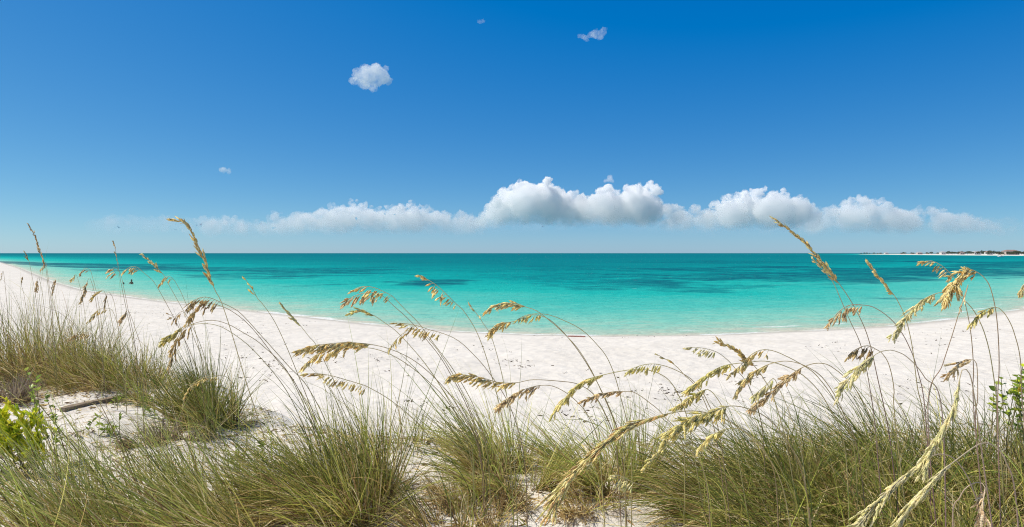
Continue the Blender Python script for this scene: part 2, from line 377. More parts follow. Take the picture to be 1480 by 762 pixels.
def cloud(label, puffs, d, density, voxel, rough, thick=1.0, group=None, cat='cloud'):
    """puffs: (px, py, radius px) at distance d; merged into one billowing skin filled with droplets."""
    iv, jf = ico(); V = []; Fc = []; k = d / F; n = 0
    for px, py, rr in puffs:
        c = P(px, py, d) + np.array((0, R.uniform(-1, 1) * 40 * k * thick, 0))
        V.append(iv * rr * k * np.array((1, 1.2, 0.95)) + c); Fc.append(jf + n); n += len(iv)
    V = np.concatenate(V); Fc = np.concatenate(Fc)
    base = empty('cloud', P(puffs[0][0], puffs[0][1], d), None, None)
    t = mesh_obj('cloud', V, Fc, None)
    md = t.modifiers.new('remesh', 'REMESH'); md.mode = 'VOXEL'; md.voxel_size = voxel * k; md.use_smooth_shade = False
    dg = bpy.context.evaluated_depsgraph_get(); me = bpy.data.meshes.new_from_object(t.evaluated_get(dg))
    old = t.data; t.modifiers.clear(); t.data = me; bpy.data.meshes.remove(old); bpy.data.objects.remove(base)
    nv = len(me.vertices); co = np.empty(nv * 3, np.float32); me.vertices.foreach_get('co', co); co = co.reshape(-1, 3).astype(float)
    no = np.empty(nv * 3, np.float32); me.vertex_normals.foreach_get('vector', no); no = no.reshape(-1, 3)
    q = co / k
    def n3(sc, sd):
        return (vnoise(q[:, 0] * sc + q[:, 1] * sc * .6, q[:, 2] * sc - q[:, 1] * sc * .7, sd) - .5) + (vnoise(q[:, 1] * sc * .8 + 7 + q[:, 2] * sc, q[:, 0] * sc * .9 - q[:, 2] * .5 * sc, sd + 3) - .5)
    amp = n3(.12, 1) * 5.0 + np.abs(n3(.25, 5)) * 7.0 + np.abs(n3(.55, 9)) * 4.0 - 2.4
    co = co + no * (amp * rough * k)[:, None]
    me.vertices.foreach_set('co', co.astype(np.float32).ravel()); me.update()
    me.materials.clear(); zl, zh = co[:, 2].min(), co[:, 2].max(); me.materials.append(cloud_mat('cloud_droplets', density, (15 if thick > .5 else 9) * k, zl, zl + (zh - zl) * (.95 if thick > .5 else .1), .16 if thick > .5 else .22))
    return tag(t, label, cat, group)

def bank(top, base_y, n, rmin, rmax, seed):
    q = np.random.RandomState(seed); xs = [p[0] for p in top]; ys = [p[1] for p in top]; out = []
    px = xs[0]
    while px < xs[-1]:                                   # the body of the bank
        hgt = base_y - np.interp(px, xs, ys); rr = max(2.5, hgt * .4)
        out.append((px, base_y - hgt * .46, rr)); px += rr * .62
    for i in range(n):                                   # cauliflower heads along its top
        px = q.uniform(xs[0], xs[-1]); ty = np.interp(px, xs, ys); hgt = base_y - ty
        rr = min(q.uniform(rmin, rmax) * q.uniform(.5, 1), hgt * 0.4 + 1)
        out.append((px, ty + rr * q.uniform(.8, 1.2) + (q.rand() ** 2) * hgt * .5, rr))
    return out

CG = 'cumulus bank along the horizon'
cloud('tallest white cumulus cloud over the middle of the horizon, with grey underside',
      bank([(690, 316), (705, 297), (725, 275), (745, 262), (770, 256), (790, 256), (805, 264), (830, 280), (850, 277), (870, 270), (900, 270), (925, 262), (938, 265), (950, 276), (966, 296)], 334, 130, 4, 13, 3), 9000, 0.027, 1.4, 0.8, 1, CG)
cloud('long low hazy cloud bank to the left of the tallest cumulus',
      bank([(290, 322), (310, 313), (335, 310), (360, 319), (395, 313), (430, 306), (470, 298), (500, 293), (520, 290), (545, 298), (570, 294), (600, 292), (625, 298), (645, 305), (680, 304), (700, 312)], 345, 150, 3, 9, 4), 10500, 0.0100, 1.4, 0.8, 1, CG)
cloud('flat-based white cumulus between the tallest cloud and the long right-hand bank',
      bank([(965, 312), (985, 298), (1000, 295), (1020, 306), (1035, 297), (1050, 283), (1075, 273), (1095, 269), (1120, 273), (1145, 280), (1165, 285), (1176, 298)], 338, 100, 3, 11, 5), 9400, 0.019, 1.4, 0.8, 1, CG)
cloud('tapering lumpy cloud bank that trails off above the distant shore',
      bank([(1170, 318), (1190, 302), (1215, 292), (1235, 283), (1255, 288), (1275, 298), (1300, 299), (1330, 302), (1355, 301), (1375, 307), (1400, 312), (1430, 319), (1458, 326)], 344, 120, 3, 9, 6), 10000, 0.0125, 1.4, 0.8, 1, CG)
cloud('faint flat haze cloud low behind the tallest left seed stalk',
      bank([(150, 332), (180, 328), (240, 325), (300, 326)], 338, 26, 3, 6, 7), 11000, 0.0009, 2.2, 0.9, .7, CG)
cloud('broad pale veil of thin cloud spread under and between the cumulus heads',
      [(px, 327 + 3 * math.sin(px * .02), 13 + 3 * math.sin(px * .013)) for px in range(130, 1480, 9)], 12500, 0.0009, 2.6, 0.8, .7, CG)
cloud('small bright ragged cloud alone high in the blue sky',
      [(543, 98, 8), (556, 97, 6), (532, 105, 10), (547, 108, 12), (522, 112, 10), (535, 115, 13), (554, 113, 12), (538, 125, 7), (512, 118, 7), (526, 121, 9), (547, 121, 8), (561, 117, 8), (526, 99, 5)], 4000, 0.011, 0.9, 0.5, .35)
cloud('little thin wispy cloud near the top of the sky', [(862, 48, 7), (853, 51, 5), (872, 45, 5), (868, 52, 5), (848, 53, 4), (842, 54, 4), (836, 54, 3)], 4200, 0.007, 1.0, 0.5, .2)
cloud('tiny pale cloud scrap just above the tallest cumulus', [(874, 261, 3), (880, 259, 4), (885, 261, 3)], 8800, 0.006, 1.2, 0.5, .1)
cloud('tiny faint cloud scrap above the long left bank', [(318, 245, 3), (324, 246, 4), (330, 248, 3)], 6000, 0.008, 1.2, 0.5, .1)
cloud('barely visible cloud scrap high above the tallest cumulus', [(693, 33, 4), (699, 31, 3)], 5000, 0.004, 1.2, 0.5, .1)

#@@VEG@@

# ---------------------------------------------------------------- vegetation helpers
def catmull(pts, n):
    """smooth curve through points, resampled evenly to n points."""
    p = np.asarray(pts, float)
    if len(p) > 2:
        e = np.concatenate([[2 * p[0] - p[1]], p, [2 * p[-1] - p[-2]]]); out = []
        for i in range(1, len(e) - 2):
            t = np.linspace(0, 1, 10, endpoint=False)[:, None]
            a, b, c, d = e[i - 1], e[i], e[i + 1], e[i + 2]
            out.append(0.5 * (2 * b + (c - a) * t + (2 * a - 5 * b + 4 * c - d) * t * t + (3 * b - a - 3 * c + d) * t ** 3))
        p = np.concatenate(out + [p[-1:]])
    L = np.concatenate([[0], np.cumsum(np.linalg.norm(np.diff(p, axis=0), axis=1))])
    u = np.linspace(0, L[-1], n)
    return np.stack([np.interp(u, L, p[:, k]) for k in range(3)], 1)

def tube(pts, r0, r1, sides=5):
    pts = np.asarray(pts); n = len(pts)
    t = norm(np.gradient(pts, axis=0)); ref = np.array((0.31, 0.9, 0.2))
    a = norm(np.cross(t, ref)); b = np.cross(t, a)
    ang = np.arange(sides) * 2 * math.pi / sides
    rr = np.linspace(r0, r1, n)[:, None, None]
    V = pts[:, None, :] + rr * (np.cos(ang)[None, :, None] * a[:, None, :] + np.sin(ang)[None, :, None] * b[:, None, :])
    i = np.arange(n - 1)[:, None] * sides; j = np.arange(sides)[None, :]
    f = np.stack([i + j, i + (j + 1) % sides, i + sides + (j + 1) % sides, i + sides + j], -1).reshape(-1, 4)
    return V.reshape(-1, 3), f

class Acc:
    """collects quads and point colours for one mesh."""
    def __init__(self): self.V = []; self.F = []; self.C = []; self.n = 0
    def add(self, V, f, c):
        V = np.asarray(V).reshape(-1, 3); self.V.append(V); self.F.append(np.asarray(f) + self.n)
        self.C.append(np.broadcast_to(np.asarray(c, float).reshape(-1, 3) if np.ndim(c) > 1 else np.asarray(c, float), V.shape)); self.n += len(V)
    def build(self, name, mat, parent=None, **kw):
        return mesh_obj(name, np.concatenate(self.V), np.concatenate(self.F), mat, parent, col=np.concatenate(self.C), **kw)

def blades(acc, root, dir0, length, width, pull, bend, c0, c1, seg=6, q=R):
    """grass blades: tapering ribbons that start along dir0 and bow towards pull."""
    n = len(root); t = norm(dir0); pos = root.copy(); side = norm(np.cross(t, q.normal(size=(n, 3)))); V = np.empty((n, seg + 1, 2, 3)); C = np.empty((n, seg + 1, 2, 3))
    st = (length / seg)[:, None]
    for k in range(seg + 1):
        u = k / seg
        wd = width * (1 - u ** 1.8) * (0.7 + 0.3 * min(1, u * 4)) + 0.0003
        s_ = norm(side - (side * t).sum(1, keepdims=True) * t)
        V[:, k, 0] = pos - s_ * wd[:, None] * .5; V[:, k, 1] = pos + s_ * wd[:, None] * .5
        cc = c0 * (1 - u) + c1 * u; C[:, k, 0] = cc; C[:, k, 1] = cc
        t = norm(t + pull * (bend * (0.35 + 1.3 * u) / seg)[:, None]); pos = pos + t * st
    b = np.arange(n)[:, None] * (seg + 1) * 2 + np.arange(seg)[None, :] * 2
    f = np.stack([b, b + 1, b + 3, b + 2], -1).reshape(-1, 4)
    acc.add(V.reshape(-1, 3), f, C.reshape(-1, 3))

GREENS = np.array([(.29, .33, .045), (.37, .40, .06), (.48, .45, .09), (.14, .19, .03), (.54, .48, .11), (.31, .38, .06), (.09, .12, .025)])
DRY = np.array([(.66, .51, .22), (.78, .65, .33), (.52, .37, .16), (.34, .22, .10), (.72, .60, .36), (.20, .13, .07)])

def pick(pal, n, q, var=.18):
    return pal[q.randint(len(pal), size=n)] * (1 + q.uniform(-var, var, (n, 1)))

GRASS_N, GRASS_W = 0.46, 1.75
def tussock(label, px, py, d, radius, n, length, lean=(-.35, 0), spread=.55, bend=.8, dry=.3, width=.0038, seed=1, pal=None, depth_sq=.75,
            group='dune grass tussocks', thatch=.4, cat='grass tussock', drypal=None, lenvar=.62, droop=.55):
    n = int(n * GRASS_N); width = width * GRASS_W
    q = np.random.RandomState(seed); c = P(px, py, d); cx, cyy = c[0], c[1]
    if d is None: raise ValueError
    o = empty('grass_tussock', (cx, cyy, gz(cx, cyy)), label, cat, group)
    ncr = max(4, int(14 * radius / .4)); ca = q.uniform(0, 2 * math.pi, ncr); cr = np.sqrt(q.uniform(0, 1, ncr))
    def roots(m, rad):
        ci = q.randint(ncr, size=m)                      # blades rise in fans from separate crowns
        vx = np.cos(ca[ci]) * cr[ci] + q.normal(size=m) * .09; vy = np.sin(ca[ci]) * cr[ci] + q.normal(size=m) * .09
        a = np.arctan2(vy, vx); rr = np.hypot(vx, vy)
        x = cx + np.cos(a) * rr * rad; y = cyy + np.sin(a) * rr * rad * depth_sq
        return np.stack([x, y, ground_z(x, y) - .01], 1), np.stack([np.cos(a) * rr, np.sin(a) * rr, np.zeros(m)], 1)
    pull0 = np.array((-0.55 + lean[0] * .6, 0.0, -droop))
    dry = min(.95, dry + .13); n = int(n * 1.08); ng = int(n * (1 - dry)); nd = n - ng
    for name, m, ispal, mat in (('green_blades', ng, GREENS if pal is None else pal, M_BLADE), ('dry_blades', nd, DRY if drypal is None else drypal, M_BLADE)):
        rt, outw = roots(m, radius)
        dirs = np.array((lean[0], lean[1], 1.0)) + outw * spread + q.normal(size=(m, 3)) * np.array((.2, .2, .08)) * (1 + 1.6 * (q.rand(m, 1) < .35))
        ln = length * (1 - lenvar + lenvar * 1.35 * q.beta(1.6, 1.7, m)) * (1.12 - .35 * np.hypot(outw[:, 0], outw[:, 1]))
        bn = bend * q.gamma(1.7, .6, m); ln = ln * (1 + .45 * (q.rand(m) < .08))
        pl = norm(pull0 + outw * .5 + q.normal(size=(m, 3)) * .35)
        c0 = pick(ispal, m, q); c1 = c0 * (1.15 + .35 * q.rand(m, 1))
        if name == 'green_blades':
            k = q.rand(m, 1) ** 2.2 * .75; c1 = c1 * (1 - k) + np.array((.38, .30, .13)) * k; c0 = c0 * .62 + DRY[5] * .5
        else:
            ln = ln * .8; bn = bn * 1.5
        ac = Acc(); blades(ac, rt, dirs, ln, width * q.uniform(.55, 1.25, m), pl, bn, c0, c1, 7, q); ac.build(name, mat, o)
    m = int(n * thatch)
    if m:
        rt, outw = roots(m, radius * 1.25); rt[:, 2] += q.uniform(0, .07, m)
        dirs = outw * 1.2 + q.normal(size=(m, 3)) * np.array((.9, .9, .35)) + np.array((0, 0, .35))
        ac = Acc(); c0 = pick(DRY, m, q, .3)
        blades(ac, rt, dirs, length * q.uniform(.12, .42, m), width * q.uniform(.6, 1.3, m), norm(q.normal(size=(m, 3)) + np.array((0, 0, -1.6))), q.uniform(.4, 1.6, m), c0, c0 * 1.15, 4, q)
        ac.build('dead_thatch', M_BLADE, o)
    return o

# ---------------------------------------------------------------- sea oats
TINT = {'gold': [(.93, .76, .36), (.95, .84, .46), (.78, .58, .24), (.90, .79, .38)], 'green': [(.88, .78, .32), (.93, .85, .42), (.72, .67, .24), (.94, .80, .38)],
        'brown': [(.84, .65, .36), (.93, .77, .46), (.62, .44, .22), (.95, .82, .52)], 'straw': [(.93, .83, .48), (.95, .88, .57), (.84, .77, .40), (.78, .75, .36)],
        'dark': [(.66, .48, .22), (.79, .62, .30), (.86, .71, .38), (.48, .33, .16)], 'plume': [(.90, .74, .34), (.84, .60, .28), (.95, .87, .46), (.74, .68, .26)], 'cream': [(.92, .74, .48), (.95, .82, .58), (.82, .62, .38), (.70, .51, .30)]}
ST_NEAR = (np.array([0, .12, .3, .36, .52, .58, .74, .80, 1.0]), np.array([.12, .62, .95, .72, 1.0, .70, .80, .5, .03]))
ST_FAR = (np.array([0, .25, .6, 1.0]), np.array([.15, .9, .85, .04]))

def spikelets(acc, pos, ax, ln, wd, col, near, q):
    t, wv = ST_NEAR if near else ST_FAR; n = len(pos); k = len(t)
    ax = norm(ax); sd = norm(np.cross(ax, q.normal(size=(n, 3)) * .6 + np.array((0, 1, .2)))); nm = np.cross(ax, sd)
    V = np.empty((n, k, 4, 3)); C = np.empty((n, k, 4, 3))
    for i in range(k):
        c = pos + ax * (ln * t[i])[:, None] + nm * (ln * .06 * math.sin(t[i] * 3))[:, None]
        h = (wd * wv[i] * .5)[:, None]
        V[:, i, 0] = c - sd * h; V[:, i, 1] = c + nm * h * .38; V[:, i, 2] = c + sd * h; V[:, i, 3] = c - nm * h * .38
        e = 1.18 if i % 2 == 0 else .86
        C[:, i] = (col * e)[:, None, :]; C[:, i, 1] *= .9
    b = (np.arange(n)[:, None] * k + np.arange(k - 1)[None, :]) * 4
    f = np.concatenate([np.stack([b + j, b + (j + 1) % 4, b + 4 + (j + 1) % 4, b + 4 + j], -1).reshape(-1, 4) for j in range(4)])
    acc.add(V.reshape(-1, 3), f, C.reshape(-1, 3))

def sea_oat(label, head, stem, dh, dr, style='comb', tint='gold', bl=.07, seed=0, leaves=None, dense=1.0, stemtint=None):
    q = np.random.RandomState(100 + seed)
    nh, ns = len(head), len(stem)
    # the plant bows a little towards or away from the viewer along its length
    tot = [head[0]] + list(head[1:]) + list(stem)
    L = np.concatenate([[0], np.cumsum(np.hypot(*np.diff(np.array(tot, float), axis=0).T))]); L /= L[-1]
    sw = q.uniform(-.12, .12)
    pts = [P(p[0], p[1], dh + (dr - dh) * u + sw * math.sin(u * 3.1)) for p, u in zip(tot, L)]
    x, y, zz = pts[-1]; g = gz(x, y)
    if zz > g + .02:
        pts.append(np.array((x + q.uniform(0, .05) * (1 if zz - g < .5 else 2.2), y + q.uniform(-.03, .03), g - .02)))
    else:
        while len(pts) > nh + 1 and pts[-2][2] < gz(pts[-2][0], pts[-2][1]): pts.pop()
        pts[-1] = np.array((pts[-1][0], pts[-1][1], gz(pts[-1][0], pts[-1][1]) - .02))
    o = empty('sea_oat', (pts[-1][0], pts[-1][1], pts[-1][2] + .02), label, 'sea oat', 'sea oat stalks on the dune')
    full = catmull(pts, 70)
    Lh = np.linalg.norm(np.diff(np.array(pts[:nh]), axis=0), axis=1).sum()
    path = catmull(pts[:nh], 40)[::-1]                       # base of the head -> tip
    sc = stemtint or ((.30, .17, .17) if head[-1][0] > 1180 and q.rand() < .8 else None) or [(.38, .33, .13), (.32, .22, .13), (.46, .38, .17)][q.randint(3)]
    ac = Acc(); V, f = tube(full, .0014, .0030); u = np.repeat(np.linspace(0, 1, len(full)), 5)[:, None]
    ac.add(V, f, np.array(TINT[tint][0]) * .8 * (1 - u) ** 2 + np.array(sc) * (1 - (1 - u) ** 2)); ac.build('stem', M_STEM, o)
    # seed head: a rachis with drooping branches of flat overlapping spikelets
    near = dh < 2.75
    pos, axs, lns, wds, cols = [], [], [], [], []; br = Acc()
    tg = norm(np.gradient(path, axis=0)); down = np.array((0, 0, -1.)); wind = np.array((-1., 0, 0))
    step = {'comb': .014, 'dense': .0072, 'narrow': .012, 'sparse': .026, 'plume': .0085}[style] / dense
    nb = max(5, int(Lh / step)); pal = np.array(TINT[tint])
    for i in range(nb):
        uu = (i + q.rand() * .7) / nb
        k = uu * 39; a = int(min(k, 38)); p = path[a] + (path[a + 1] - path[a]) * (k - a); T = tg[a]
        rv = q.normal(size=3) * np.array((1, 1.2, 1))
        if style == 'comb':
            e = sstep(.45, .85, np.array(uu)); dr_ = T * (.35 + .75 * e) + down * (.95 - .55 * e) + wind * .22 * (1 - e) + rv * .16; L_ = bl * (.62 + .38 * math.sin(uu * 3.1)) * (1 - .35 * e)
        elif style == 'dense':
            dr_ = T * .75 + down * (.55 - .2 * uu) + wind * .1 + rv * .22; L_ = bl * (.75 + .35 * math.sin(uu * 3.1)) * (1 - .3 * uu)
        elif style == 'plume':
            dr_ = T * 1.0 + down * .10 + rv * .10 * (.4 + uu); L_ = bl * (.9 + .9 * uu) * (1 - .55 * max(0, uu - .75) / .25)
        else:
            dr_ = T * 1.0 + down * .08 + wind * .05 + rv * .12; L_ = bl * (1 - .4 * uu)
        L_ *= q.uniform(.75, 1.15); dr_ = norm(dr_)
        m = max(4, int(L_ / .0066)); b0 = p; cur = norm(T * .8 + dr_ * .5 + rv * .1); ptsb = [b0]
        for j in range(m):
            cur = norm(cur + (dr_ - cur) * .45); b0 = b0 + cur * L_ / m; ptsb.append(b0)
            if j >= m * (.22 if style == 'comb' else .1) and q.rand() < (.8 if style != 'sparse' else .35):
                pos.append(b0 - cur * .006); sl_ = (1.15, .55, .07) if style == 'plume' else (1.05, .82, .14)
                axs.append(cur + q.normal(size=3) * sl_[2]); lns.append(q.uniform(.022, .034) * sl_[0]); wds.append(q.uniform(.0095, .0145) * sl_[1]); cols.append(pal[q.randint(4)] * q.uniform(.75, 1.25))
        V, f = tube(np.array(ptsb), .0009, .0006, 3); br.add(V, f, pal[0] * .7)
    h = Acc(); spikelets(h, np.array(pos), np.array(axs), np.array(lns), np.array(wds), np.array(cols), near, q)
    hd = h.build('seed_head', M_SEED, o); br.build('branches', M_STEM, hd)
    # a few long leaves from the lower part of the stalk
    nl = q.randint(2, 5) if leaves is None else leaves
    for _ in range(nl):
        a = q.randint(48, 66); m = 1; T = full[max(a - 4, 0)] - full[a]
        la = Acc(); d0 = norm(T + q.normal(size=3) * .25 * np.linalg.norm(T))[None]
        c0 = pick(GREENS, 1, q); blades(la, full[a][None], d0, np.array([q.uniform(.3, .6)]), np.array([.0045]), norm(np.array([[-.6, 0, -.7]]) + q.normal(size=(1, 3)) * .3), np.array([q.uniform(.6, 1.6)]), c0, c0 * 1.3 + .05, 9, q)
        la.build('leaf', M_BLADE, o)
    return o

